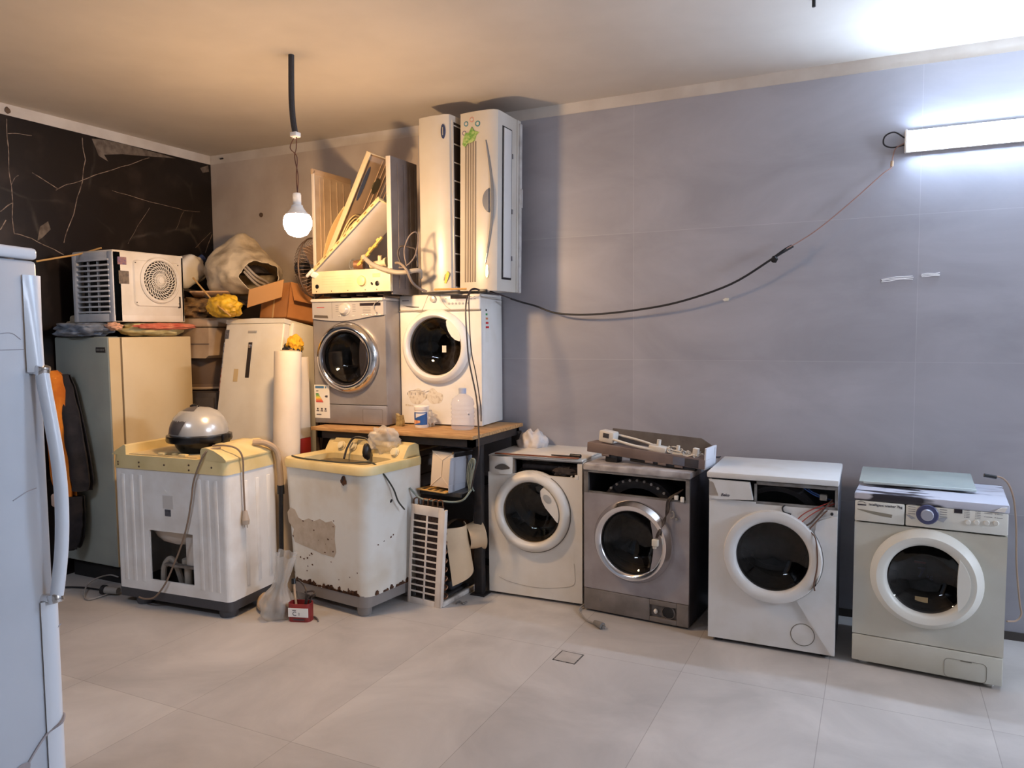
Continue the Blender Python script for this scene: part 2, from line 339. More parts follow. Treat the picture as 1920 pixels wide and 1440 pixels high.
def ceiling_fill():
    # unseen batten added on the ceiling to brighten the fronts at left
    ln = 1.22
    t = thing('tube_light', 'added cold fill tube on the ceiling by the black wall, out of view', 'lamp', (.7, -4.7, ZC - .001))
    MB().box(0, -.058, -.03, ln, .058, 0, .006).build('backplate', mat('white plastic', S(235, 232, 226), .45), t)
    n = 10; prof = [(-.054 * math.cos(PI * i / n), -.03 - .022 * math.sin(PI * i / n)) for i in range(n + 1)]
    MB().prism(prof, .012, ln - .012, axis='x').build('diffuser', emit('ceiling fill glow', SHOP_COL, CEIL_FILL_POWER / (ln * .12) / PI), t, 'glowing diffuser', smooth=0)
ceiling_fill()

# ------------------------------------------------------------------ materials shared by the machines
WHITE = mat('white enamel', S(216, 215, 213), .32, c2=S(205, 202, 195), scale=7, lo=.45, hi=.8, bump=.01)
WHITE2 = mat('white plastic', S(235, 232, 226), .45)
CREAM = mat('cream enamel', S(200, 199, 188), .35, c2=S(190, 187, 172), scale=4, lo=.4, hi=.75)
SILVER = mat('silver paint', S(160, 156, 156), .38, .45, c2=S(146, 140, 138), scale=5)
DSILVER = mat('dark silver paint', S(166, 161, 164), .42, .25, c2=S(148, 141, 141), scale=5)
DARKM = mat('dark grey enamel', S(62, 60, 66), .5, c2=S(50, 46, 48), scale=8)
CHROME = mat('chrome', S(215, 213, 212), .12, 1.0)
CHROME2 = mat('dull chrome', S(190, 188, 190), .25, 1.0, c2=S(170, 165, 165), scale=14)
BLACK = mat('black plastic', S(22, 21, 23), .4)
GASKET = mat('grey rubber', S(52, 50, 50), .6)
DRUM = mat('drum steel', S(96, 92, 88), .35, .8, c2=S(70, 66, 64), scale=30)
TUBM = mat('tub plastic', S(52, 50, 52), .6, c2=S(36, 34, 36), scale=12)
DGLASS = glass('dark door glass', (.15, .145, .15), .03)
DGLASS3 = glass('grey door glass', (.3, .28, .28), .03)
DGLASS2 = glass('brown door glass', (.42, .36, .28), .03)
DISPLAY = mat('dark display', S(44, 38, 44), .2)
GREYTXT = mat('grey print', S(120, 118, 122), .6)
METAL = mat('galvanised metal', S(150, 148, 146), .45, .6, c2=S(120, 114, 108), scale=12)
STICK = mat('white sticker', S(232, 230, 224), .5)

def shell(t, w, h, d, z0, side, topm, top_h=.035, over=.008, front_gap=0, backm=None, top=True, feet=(BLACK,), fh=None):
    b = MB(); k = .012
    b.box(0, .012, z0, k, d, h - top_h, .004); b.box(w - k, .012, z0, w, d, h - top_h, .004)
    b.box(k, d - k, z0, w - k, d, h - top_h); b.box(k, .012, z0, w - k, d - k, z0 + k)
    b.build('cabinet', side, t)
    if top: MB().box(-over, -over, h - top_h, w + over, d, h, .007).build('top', topm, t)
    for x in (.05, w - .05):
        for y in (.05, d - .06):
            MB().cyl((x, y, 0), (x, y, z0 + .005), .022, .016, 14).build('foot', feet[0], t)
def tub(t, cx, cz, r=.2, depth=.3, y0=.045):
    b = MB().lathe([(r * .82, y0 - .02), (r, y0 + .01), (r, depth), (0.0, depth + .02)], (cx, 0, cz), (0, 1, 0), 40)
    for a in range(3):
        an = R(90 + 120 * a); c, s_ = math.cos(an), math.sin(an)
        b.prism([(cx + (r - .001) * math.cos(an - .18), cz + (r - .001) * math.sin(an - .18)), (cx + (r - .001) * math.cos(an + .18), cz + (r - .001) * math.sin(an + .18)), (cx + r * .74 * math.cos(an + .05), cz + r * .74 * math.sin(an + .05)), (cx + r * .74 * math.cos(an - .05), cz + r * .74 * math.sin(an - .05))], y0 + .03, depth)
    b.build('drum', DRUM, t)
    MB().lathe([(r * .94, .021), (r * .9, .004), (r * .84, .01), (r * .8, .03), (r * .84, .05)], (cx, 0, cz), (0, 1, 0), 40).build('door_gasket', GASKET, t)
def door(t, cx, cz, Ro, Rg, ring, gl, h=.045, prof=None, bowl=.05, lab=None, name='door'):
    prof = prof or [(Ro, -.002), (Ro, .014), (Ro - .006, .022), (Ro - .4 * (Ro - Rg), h), (Rg + .018, h * .98), (Rg + .006, h * .8), (Rg, h * .4), (Rg - .003, -.004)]
    dr = MB().lathe(prof, (cx, 0, cz), (0, -1, 0), 72).build(name, ring, t, lab, smooth=50)
    g = MB().lathe([(Rg - .001, h * .35), (Rg * .95, h * .2), (Rg * .85, 0), (Rg * .68, -bowl * .55), (Rg * .4, -bowl * .9), (0, -bowl)], (cx, 0, cz), (0, -1, 0), 64)
    g.build('door_glass', gl, dr, smooth=60)
    return dr
def plate(b, poly, yo, th, mi=0, cen=None, bev=.93):
    # plate standing proud of the front, its face slightly smaller than its foot
    c = cen or (sum(p[0] for p in poly) / len(poly), sum(p[1] for p in poly) / len(poly))
    return b.prism(poly, -yo, -yo - th, mi, 'y', bev, c)
def chord(cx, cz, r, u0, bulge=0, n=14, r_in=None):
    # part of the disc right of the vertical line u0; the chord may bulge
    a = math.degrees(math.acos(max(-1, min(1, (u0 - cx) / r)))); A = arc(cx, cz, r, -a, a, n * 2)
    z1, z0 = A[-1][1], A[0][1]
    return A + [(u0 + bulge * math.sin(PI * i / n), z1 + (z0 - z1) * i / n) for i in range(1, n)]

# ------------------------------------------------------------------ bottom row of front loaders
def washer_cream():
    W, H, D = .632, .868, .5
    t = thing('washing_machine', 'cream front loader with blue-ringed dial and marble-patterned top, rightmost on the floor', 'washing machine', (4.953, -.651, 0), R(-3.8), group='front loading washers along the wall')
    shell(t, W, .862, D, .02, CREAM, mat('marbled vinyl', S(196, 198, 210), .25, c2=S(50, 48, 56), scale=2.6, lo=.55, hi=.6, detail=3, stretch=(1, 4, 4)), .04, .004, feet=(WHITE2,))
    cx, cz = .312, .476
    b = MB(); b.hole(0, .155, W, .715, cx, cz, .195); b.build('front_panel', CREAM, t)
    MB().box(0, -.006, .02, W, .02, .151, .006).build('kick_panel', CREAM, t)
    f = MB(); P = rrect(.4, .022, .57, .112, .02)
    for i in range(len(P)):
        p, q = P[i], P[(i + 1) % len(P)]
        f.tube([(p[0], -.0062, p[1]), (q[0], -.0062, q[1])], .0011, 4, sub=1)
    f.box(.465, -.0075, .107, .51, -.005, .111)
    f.build('filter_flap_outline', mat('seam grey', S(120, 116, 104), .7), t)
    c = MB().box(.221, -.008, .722, W, .018, .822, .006)
    dr = MB().box(0, -.01, .722, .217, .018, .822, .006); o = dr.build('detergent_drawer', mat('pale grey plastic', S(222, 221, 212), .4), t)
    rec = MB(); plate(rec, [(.012, .782)] + [(.012 + .15 * i / 8, .778 - .012 * i / 8 - .014 * math.sin(PI * i / 8 * .6)) for i in range(9)] + [(.165, .768)], .0095, .0012, bev=1); rec.build('drawer_grip', mat('grip grey', S(140, 134, 118), .5), o)
    txt = MB(); txt.text('intelligent washer 7kg', .0165, .062, .803, -.0105, bold=.0002); txt.tube([(.012, -.0102, .813), (.028, -.0102, .821), (.048, -.0102, .812)], .0012, 5); txt.box(.012, -.0112, .8, .05, -.009, .806); txt.build('lettering', mat('dark print', S(70, 66, 74), .6), o)
    MB().lathe([(.047, 0), (.047, .004), (.043, .008), (.026, .009)], (.312, -.008, .786), (0, -1, 0), 36).build('dial_ring', mat('blue grey dial', S(72, 76, 112), .35), t)
    MB().lathe([(.027, .006), (.027, .022), (.024, .026), (0, .027)], (.312, -.008, .786), (0, -1, 0), 32).build('dial_knob', mat('silver knob', S(176, 178, 190), .3, .3), t)
    for u in (.243, .374):
        MB().prism([(u - .022, .768 + (.008 if u < .3 else -.004)), (u - .006, .776), (u + .02, .77 + (-.008 if u < .3 else .01)), (u + .004, .756)], -.0078, -.012).build('button', mat('grey button', S(168, 170, 176), .4), t)
    for i, u in enumerate((.476, .51, .549, .585)):
        MB().lathe([(.0115, 0), (.0115, .004), (.009, .006), (0, .006)], (u, -.0078, .768 + .003 * i), (0, -1, 0), 18).build('button', mat('pale grey plastic', S(222, 221, 212), .4), t)
    MB().box(.42, -.0095, .806, .453, -.006, .825).build('display', DISPLAY, t)
    m = c; MARK = lambda *a: m.box(*a, mi=1)
    for u in (.462, .505):
        for k in range(5): MARK(u, -.0088, .788 + k * .008, u + .003, -.0078, .791 + k * .008); MARK(u + .006, -.0086, .7885 + k * .008, u + .02, -.0078, .7905 + k * .008)
    for u in (.54, .58):
        for k in range(2): MARK(u, -.0088, .8 + k * .016, u + .003, -.0078, .803 + k * .016); MARK(u + .006, -.0086, .8005 + k * .016, u + .03, -.0078, .8025 + k * .016)
    for u, n in ((.232, 5), (.362, 4)):
        for k in range(n): MARK(u, -.0086, .781 + k * .011, u + .03, -.0078, .7835 + k * .011)
    m.build('control_panel', [mat('pale grey plastic', S(222, 221, 212), .4), GREYTXT], t)
    MB().prism([(W - .055, .83), (W - .015, .83), (W - .006, .852), (W - .03, .848)], -.005, -.012).build('torn_vinyl', WHITE2, t, 'torn white vinyl corner')
    tub(t, cx, cz, .195)
    d = door(t, cx, cz, .238, .163, mat('pale grey plastic', S(222, 221, 212), .4), DGLASS, .05)
    b = MB(); plate(b, chord(cx, cz, .185, .447, -.006), .03, .024, bev=.96); b.build('door_handle', mat('pale grey plastic', S(222, 221, 212), .4), d)
    b = MB().box(.27, .016, .352, .325, .02, .378); b.M = Matrix.Identity(4); b.build('glass_sticker', mat('tan sticker', S(176, 152, 112), .6), d)
    b = MB().text('7', .07, .275, .462, .056, 0, .001); b.text('kg', .03, .315, .462, .056, 0); b.build('glass_print', mat('blue print', S(150, 165, 215), .5), d)
    b = MB().box(.262, .055, .53, .31, .057, .54); b.build('glass_print_bar', mat('bright red print', S(225, 80, 66), .5), d)
def washer_white():
    W, H, D = .626, .9, .52
    t = thing('washing_machine', 'white front loader with half its control panel torn off and red wires hanging out', 'washing machine', (4.25, -.672, 0), R(.5), group='front loading washers along the wall')
    shell(t, W, .878, D, .022, mat('mid grey side', S(120, 120, 128), .5), WHITE, .0, 0, top=False)  # cabinet sides in one mid grey, darker than the front
    MB().box(-.012, -.014, .884, W + .004, D, .916, .008).build('top', WHITE, t)
    cx, cz = .322, .498
    b = MB(); b.hole(0, .022, W, .762, cx, cz, .2); b.box(0, 0, .762, .238, .02, .772); b.build('front_panel', WHITE, t)
    b = MB(); P = [(cx + .245 * math.cos(R(a)), cz + .245 * math.sin(R(a))) for a in range(35, -62, -6)] + [(.61, .024), (W - .002, .024), (W - .002, .735), (.6, .73), (.56, .715), (.53, .70)]
    b.prism(P, 0, -.012, 0, 'y', .995, (.6, .4)); b.build('side_moulding', WHITE, t)
    b = MB(); b.box(.238, .004, .862, W, .02, .88, .003); b.box(.612, .004, .762, W, .02, .866); b.box(.228, .004, .762, .24, .02, .866); b.box(.238, .004, .762, W, .012, .776)
    b.build('fascia_frame', METAL, t)
    b = MB(); b.prism([(.03, .772), (.225, .782), (.207, .874), (-.004, .876), (.022, .86), (.05, .79), (.0, .786)], .004, -.016, 0, 'y', .98, (.12, .83)); b.box(0, -.004, .772, .05, .004, .876)
    o = b.build('detergent_drawer', WHITE, t)
    b = MB().prism([(.0, .862), (.022, .862), (.048, .795), (.0, .79)], -.004, -.006); b.build('drawer_grip', mat('grip shade', S(170, 165, 160), .5), o)
    b = MB().text('Beko', .021, .062, .792, -.0165, 0, .0006, .3); b.build('lettering', mat('dark print', S(70, 66, 74), .6), o)
    b = MB(); plate(b, [(.41, .765), (.46, .745), (.505, .685), (.53, .70), (.56, .715), (.6, .73), (.6, .765)], -.016, .004); b.build('broken_edge_panel', mat('broken edge grey', S(165, 162, 164), .6), t)  # broken corner piece in mid grey
    b = MB().lathe([(.24, .16), (.24, .02), (.225, .0), (.2, .01)], (.33, .07, .62), (0, 1, 0), 48); b.build('outer_tub', TUBM, t)
    tub(t, cx, cz, .2)
    d = door(t, cx, cz, .24, .178, WHITE, DGLASS, .04, prof=[(.24, -.002), (.242, .02), (.236, .034), (.215, .04), (.19, .036), (.182, .026), (.178, .012), (.176, -.004)])
    b = MB(); P = arc(cx, cz, .236, -38, 22, 14); Q = [(.53 + .012 * math.sin(PI * i / 8), P[-1][1] + (P[0][1] - P[-1][1]) * i / 8) for i in range(9)]
    plate(b, P + Q[1:-1], .03, .012, bev=.97); b.build('door_handle', WHITE2, d)
    b = MB(); b.tube([(.474 + .057 * math.cos(a * PI / 24), -.0005, .108 + .057 * math.sin(a * PI / 24)) for a in range(48)], .0016, 5, sub=1, closed=True); b.build('filter_cap_outline', mat('seam grey', S(120, 116, 104), .7), t)
    b = MB().lathe([(.054, 0), (.054, .002), (0, .003)], (.474, 0, .108), (0, -1, 0), 40); b.build('filter_cap', WHITE, t)
    for nm, c, rad, pts in (('red_wire', S(150, 52, 44), .003, [(.6, .03, .8), (.53, .0, .77), (.47, -.012, .735), (.43, -.01, .69)]), ('red_wire', S(165, 70, 60), .003, [(.61, .03, .79), (.55, -.005, .765), (.5, -.012, .73), (.44, -.01, .67)]),
                            ('brown_wire', S(96, 66, 50), .0035, [(.6, .02, .78), (.56, -.01, .74), (.52, -.02, .69), (.5, -.02, .655), (.53, -.045, .62), (.54, -.05, .5), (.527, -.05, .4), (.53, -.048, .36)]), ('brown_wire', S(74, 56, 48), .0045, [(.6, .03, .81), (.55, -.008, .75), (.5, -.015, .69), (.45, -.012, .66)]),
                            ('blue_wire', S(46, 84, 150), .004, [(.4, .1, .87), (.45, .06, .86), (.52, .05, .82), (.6, .06, .8)]), ('blue_wire', S(60, 92, 150), .003, [(.46, .08, .87), (.5, .05, .84), (.57, .04, .815)]), ('black_wire', S(30, 28, 30), .004, [(.4, .03, .77), (.37, -.004, .76), (.375, -.008, .735), (.41, -.006, .725)])):
        MB().tube(pts, rad, 6).build(nm, mat(nm + str(rad), c, .5), t)
    MB().box(.54, .03, .8, .575, .06, .83, .004).build('connector', mat('grey connector', S(150, 146, 140), .5), t); MB().box(.585, .025, .775, .605, .05, .795, .003).build('connector', mat('grey connector', S(150, 146, 140), .5), t)
    b = MB().cyl((.6, .003, .745), (.6, -.0135, .745), .007); b.build('screw_hole', BLACK, t)
def washer_dark():
    W, H, D = .635, .875, .53
    t = thing('washing_machine', 'dark silver front loader on the floor with a black gap where its control panel was', 'washing machine', (3.494, -.532, 0), R(-4.8), group='front loading washers along the wall')
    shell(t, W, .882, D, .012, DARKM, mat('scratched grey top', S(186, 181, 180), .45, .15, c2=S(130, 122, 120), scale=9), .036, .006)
    cx, cz = .309, .458
    b = MB(); b.hole(0, .142, W, .712, cx, cz, .2); b.build('front_panel', DSILVER, t)
    b = MB(); b.box(0, .0, .712, .026, .02, .845); b.box(W - .022, .0, .712, W, .02, .845); b.box(.026, .004, .712, W - .02, .02, .722); b.box(.0, 0, .834, W, .02, .846); b.build('fascia_frame', METAL, t)
    b = MB(); b.box(0, -.004, .012, .408, .018, .139, .004); b.box(.567, -.004, .012, W, .018, .139, .004); b.box(.408, -.004, .012, .567, .018, .04, .002); b.box(.408, -.004, .11, .567, .018, .139, .002); b.box(.4, .02, .03, .575, .03, .12)
    b.build('kick_panel', mat('kick silver', S(138, 131, 127), .45, .25, c2=S(116, 109, 104), scale=7), t)
    b = MB().lathe([(.038, .0), (.04, .012), (.034, .018), (.032, -.0)], (.516, .02, .075), (0, -1, 0), 30); o = b.build('drain_filter', mat('kick silver', S(126, 120, 118), .45, .35), t)
    MB().lathe([(.033, .012), (0, .012)], (.516, .02, .075), (0, -1, 0), 24).build('filter_opening', BLACK, o)
    MB().blob((.442, .008, .07), (.012, .012, .014), .2, 2, 3, 2).build('drain_plug', WHITE2, t)
    b = MB().lathe([(.26, .2), (.26, .03), (.245, .01), (.2, .02)], (.31, .06, .55), (0, 1, 0), 48); b.build('outer_tub', TUBM, t)
    for a in range(50, 131, 10): MB().cyl((.31 + .25 * math.cos(R(a)), .066, .55 + .25 * math.sin(R(a))), (.31 + .25 * math.cos(R(a)), .05, .55 + .25 * math.sin(R(a))), .008, n=8).build('tub_screw', METAL, t)
    tub(t, cx, cz, .2)
    d = door(t, cx, cz, .238, .176, mat('door chrome', S(225, 223, 224), .16, 1.0), DGLASS3, .055)
    b = MB(); plate(b, chord(cx, cz, .19, .425, .02), .03, .016, bev=.97); b.build('door_handle', mat('grey plastic', S(152, 148, 150), .4, .2), d)
    b = MB()
    for k, dx in enumerate((0, .008, -.007)): b.tube([(.59, .03, .78), (.55 + dx, .0, .75), (.52 + dx, -.01, .72), (.515 + dx, -.02, .66), (.5 - dx, -.03, .6), (.485 + dx, -.06, .55), (.47 + dx * .5, -.065, .515)], .0035, 6)
    b.build('wire_bundle', mat('dark wires', S(52, 40, 36), .5), t)
    b = MB().box(.446, -.078, .468, .482, -.056, .506, .004); b.box(.45, -.072, .452, .47, -.06, .47, .003); b.build('connector', mat('ivory connector', S(214, 206, 190), .5), t)
    MB().box(.55, -.01, .725, .572, .008, .75, .004).build('connector', WHITE2, t); MB().box(.585, -.01, .715, .606, .006, .745, .004).build('connector', WHITE2, t)
    b = MB().tube([(.53, -.002, .648), (.545, -.012, .66), (.555, -.014, .64), (.54, -.014, .622), (.53, -.01, .63)], .004, 6); b.box(.556, -.012, .61, .572, .0, .626, .003); b.build('door_lock_remains', mat('grey connector', S(150, 146, 140), .5), t)
    b = MB().text('\u00b7\u00b7', .02, .1, .072, -.0045); b.tube([(.1, -.0045, .07), (.103, -.0045, .09), (.11, -.0045, .072), (.115, -.0045, .09)], .001, 4, sub=1); b.build('lettering', GREYTXT, t)
    b = MB().tube([(.0, .1, .03), (-.02, -.02, .012), (.03, -.1, .008), (.1, -.165, .008), (.155, -.19, .012)], .0055, 7); o = b.build('power_cord', mat('grey cord', S(150, 144, 138), .6), t)
    b = MB().cyl((.155, -.19, .018), (.205, -.215, .018), .014, .02, 14); b.cyl((.205, -.215, .018), (.215, -.22, .018), .02, n=14); b.cyl((.215, -.216, .024), (.236, -.228, .024), .0028, n=8); b.cyl((.213, -.224, .012), (.234, -.236, .012), .0028, n=8); b.build('plug', mat('grey plug', S(124, 120, 116), .5), o)
def washer_oval():
    W, H, D = .622, .9, .52
    t = thing('washing_machine', 'off-white front loader on the floor beside the table leg, curved lobe on its door', 'washing machine', (2.846, -.511, 0), R(1.5), group='front loading washers along the wall')
    OW = mat('off white enamel', S(224, 218, 208), .33, c2=S(212, 204, 190), scale=6, lo=.45, hi=.8)
    shell(t, W, .893, D, .018, OW, OW, .014, 0)
    cx, cz = .297, .552
    # front panel whose upper edge follows the door
    b = MB(); Rh = .205; zt = .782; ring_r = .256; z0 = .018
    ang = sorted(set([2 * PI * i / 72 for i in range(72)] + [math.atan2(z - cz, x - cx) % (2 * PI) for x in (0, W) for z in (z0, zt)])); n = len(ang)
    inner = []; outer = []
    for a in ang:
        c, s_ = math.cos(a), math.sin(a); k = 1e9
        if c > 1e-9: k = min(k, (W - cx) / c)
        if c < -1e-9: k = min(k, -cx / c)
        if s_ < -1e-9: k = min(k, (z0 - cz) / s_)
        if s_ > 1e-9: k = min(k, max((zt - cz) / s_, ring_r))
        inner.append((cx + Rh * c, cz + Rh * s_)); outer.append((cx + k * c, cz + k * s_))
    vs = [(u, 0, z) for u, z in inner] + [(u, 0, z) for u, z in outer] + [(u, .02, z) for u, z in inner] + [(u, .02, z) for u, z in outer]
    fs = []
    for i in range(n):
        j = (i + 1) % n; fs += [(i, j, n + j, n + i), (n + i, n + j, 3 * n + j, 3 * n + i), (i, 2 * n + i, 2 * n + j, j)]
    b.add(vs, fs); b.box(W - .03, .0005, .78, W, .02, .868)
    b.build('front_panel', OW, t)
    b = MB(); b.box(.17, .004, .872, W, .024, .882, .002); b.box(W - .02, .004, .77, W - .004, .02, .88); b.box(.165, .004, .78, .18, .03, .88); b.build('fascia_frame', METAL, t)
    b = MB()
    b.grid(lambda u, v: (.0 + .178 * u, .02 - .052 * math.sin(PI * min(1, u * 1.02)) ** .5 * (.7 + .3 * v) if u < .98 else .02, .776 + .112 * v), 16, 6, thick=.004)
    o = b.build('detergent_drawer', OW, t)
    b = MB(); b.prism([(.062, .812)] + [(.062 + .1 * i / 8, .822 + .022 * math.sin(PI * i / 8)) for i in range(9)] + [(.16, .815), (.11, .806)], -.026, -.034); b.build('drawer_grip', mat('grip dark', S(84, 76, 68), .5), o)
    b = MB().lathe([(.22, .22), (.22, .05), (.2, .03), (.16, .04)], (.33, .05, .64), (0, 1, 0), 48); b.build('outer_tub', TUBM, t)
    b = MB().box(.2, .06, .8, .58, .2, .84, .02); b.blob((.5, .04, .81), (.07, .03, .03), .4, 3, 5, 3); b.build('inner_wiring', mat('dark wiring', S(58, 48, 46), .7, c2=S(30, 26, 26), scale=30), t)
    b = MB().box(.575, -.002, .772, .6, .014, .8, .003); b.box(.548, .0, .776, .556, .02, .792, .002); b.build('plastic_latch', WHITE2, t)
    tub(t, cx, cz, .205)
    d = door(t, cx, cz, .247, .186, OW, DGLASS2, .045, prof=[(.247, -.002), (.249, .01), (.244, .024), (.226, .042), (.207, .045), (.194, .036), (.188, .018), (.185, -.004)])
    A = arc(cx, cz, .19, -14, 58, 18); lob = [(.367, .70), (.369, .665), (.38, .63), (.4, .595), (.43, .562), (.455, .535), (.468, .518)]
    b = MB(); plate(b, A + [(.385, .718)] + lob, .018, .026, bev=.96); o = b.build('door_handle', OW, d)
    b = MB().lathe([(.021, 0), (.021, .002), (0, .003)], (.415, -.044, .65), (0, -1, 0), 24, sy=1.5); b.build('handle_badge', mat('grey badge', S(176, 174, 170), .4, .3), o)
    b = MB(); b.tube([(.07, -.0008, .118), (.14, -.0008, .095), (.3, -.0008, .08), (.45, -.0008, .095), (.565, -.0008, .127), (.575, -.0008, .2), (.57, -.0008, .26)], .0014, 5); b.build('bottom_crease', mat('seam beige', S(176, 166, 152), .7), t)
    b = MB(); b.tube([(.25 * math.cos(R(a)) * 1.01 + cx, -.0012, cz + .25 * 1.01 * math.sin(R(a))) for a in range(-160, 70, 10)], .0022, 5); b.build('door_seam', mat('seam dark', S(96, 90, 84), .7), t)
washer_cream(); washer_white(); washer_dark(); washer_oval()

# ------------------------------------------------------------------ two front loaders on the table
TZ = 1.04
def washer_silver():
    W, H, D = .558, .862, .36
    t = thing('washing_machine', 'silver front loader with thick chrome door ring and energy label, standing on the table', 'washing machine', (1.588, -.639, TZ), R(4.5), group='front loading washers on the table')
    LS = mat('light silver plastic', S(186, 182, 180), .35, .3)
    shell(t, W, .848, D, .01, SILVER, LS, .02, .004)
    cx, cz = .272, .455
    b = MB(); b.hole(0, .142, W, .738, cx, cz, .195); b.build('front_panel', SILVER, t)
    MB().box(0, -.004, .01, W, .018, .138, .005).build('kick_panel', SILVER, t)
    f = MB(); P = rrect(.377, .022, .528, .115, .006, 2)
    for i in range(len(P)):
        p, q = P[i], P[(i + 1) % len(P)]; f.tube([(p[0], -.0042, p[1]), (q[0], -.0042, q[1])], .001, 4, sub=1)
    f.build('filter_flap_outline', mat('seam brown', S(96, 84, 76), .7), t)
    top = .828; P = [(0, top), (0, .715)] + [(W * i / 12, .715 - .018 * math.sin(PI * min(1, i / 12 * 1.25)) + (.02 * (i / 12) ** 3)) for i in range(1, 13)] + [(W, top)]
    cp = MB().prism(P, .018, -.014, 0, 'y', .985, (W / 2, .77))
    MB().box(0, -.03, top - .002, W, .02, top + .02, .008).build('top_front_edge', mat('pale trim', S(206, 200, 190), .4), t)
    b = MB().box(.16, -.0155, .716, .162, -.013, .826); b.build('drawer_seam', GREYTXT, t)
    b = MB(); b.prism([(.018, .724), (.13, .718), (.125, .736), (.02, .742)], -.0125, -.0155); b.build('drawer_grip', mat('grip dark', S(84, 76, 68), .5), t)
    MB().box(.04, -.0152, .788, .1, -.0138, .793).build('lettering', mat('red print', S(170, 60, 52), .5), t, 'small red lettering')
    MB().lathe([(.041, 0), (.041, .005), (.034, .01), (.03, .03), (.026, .036), (0, .038)], (.264, -.014, .776), (0, -1, 0), 36).build('dial', mat('bright silver knob', S(206, 202, 196), .28, .3), t, 'silver dial knob')
    MB().box(.378, -.0158, .796, .535, -.0135, .814).build('display', DISPLAY, t)
    for u, z in [(.385 + k * .032, .732) for k in range(5)] + [(.21, .728), (.315, .726)]: MB().box(u, -.0175, z, u + .02, -.0135, z + .009, .002).build('button', mat('bright silver knob', S(206, 202, 196), .28, .3), t)
    for k in range(4): cp.box(.19, -.0148, .76 + k * .014, .212, -.0138, .763 + k * .014, mi=1); cp.box(.32, -.0148, .76 + k * .014, .345, -.0138, .763 + k * .014, mi=1); cp.box(.4, -.0148, .752 + k * .01, .46, -.0138, .7545 + k * .01, mi=1)
    cp.build('control_panel', [LS, GREYTXT], t)
    tub(t, cx, cz, .195)
    d = door(t, cx, cz, .236, .165, CHROME, DGLASS2, .06, prof=[(.236, -.002), (.238, .014), (.228, .034), (.212, .052), (.194, .056), (.18, .05), (.172, .034), (.166, .02), (.162, -.004)])
    b = MB().lathe([(.182, .045), (.176, .053), (.17, .046), (.168, .03)], (cx, 0, cz), (0, -1, 0), 60); b.build('inner_ring', mat('dark ring', S(50, 48, 52), .25, .5), d)
    b = MB(); plate(b, chord(cx, cz, .166, .385, -.012), .022, .008, bev=.98); b.build('door_handle', mat('reflection crescent', S(70, 66, 70), .18, .4), d)  # dark crescent coloured for the reflection in the glass by the handle
    MB().lathe([(.16, .028), (.12, .036), (.06, .041), (0, .042)], (cx, 0, cz), (0, -1, 0), 48).build('outer_window', glass('clear cover', (.85, .83, .8), .02), d)
    cols = [S(70, 120, 170), S(40, 140, 70), S(110, 170, 60), S(190, 200, 60), S(240, 210, 50), S(240, 160, 40), S(225, 90, 40), S(200, 40, 40)]
    e = MB(); e.box(.006, -.0075, .247, .075, -.006, .262); e.box(.085, -.0075, .247, .095, -.006, .26); e.build('label_header', mat('label blue', cols[0], .5), t)
    for k in range(7): MB().prism([(.01, .212 - k * .009), (.03 + k * .006, .212 - k * .009), (.034 + k * .006, .2085 - k * .009), (.03 + k * .006, .205 - k * .009), (.01, .205 - k * .009)], -.0062, -.0072).build('label_bar', mat('label%d' % k, cols[k + 1], .5), t)
    e = MB(); e.box(-.002, -.006, .044, .118, -.003, .27, mi=0); e.mi = [0] * len(e.f); n0 = len(e.f); e.prism([(.08, .192), (.088, .199), (.104, .199), (.104, .185), (.088, .185)], -.0062, -.0072)
    for u in (.012, .045, .075): e.box(u, -.0072, .09, u + .02, -.006, .096); e.box(u + .004, -.0072, .1, u + .016, -.006, .112)
    e.box(.012, -.0072, .225, .03, -.006, .231); e.box(.012, -.0072, .065, .05, -.006, .071); e.mi[n0:] = [1] * (len(e.f) - n0); e.build('energy_label', [STICK, mat('dark print', S(70, 66, 74), .6)], t)
    e = MB().tube([(.53, -.022, .83), (.5, -.028, .81), (.49, -.03, .78), (.51, -.026, .75)], .003, 6); e.build('loose_wire', mat('grey cord', S(150, 144, 138), .6), t)
washer_silver()
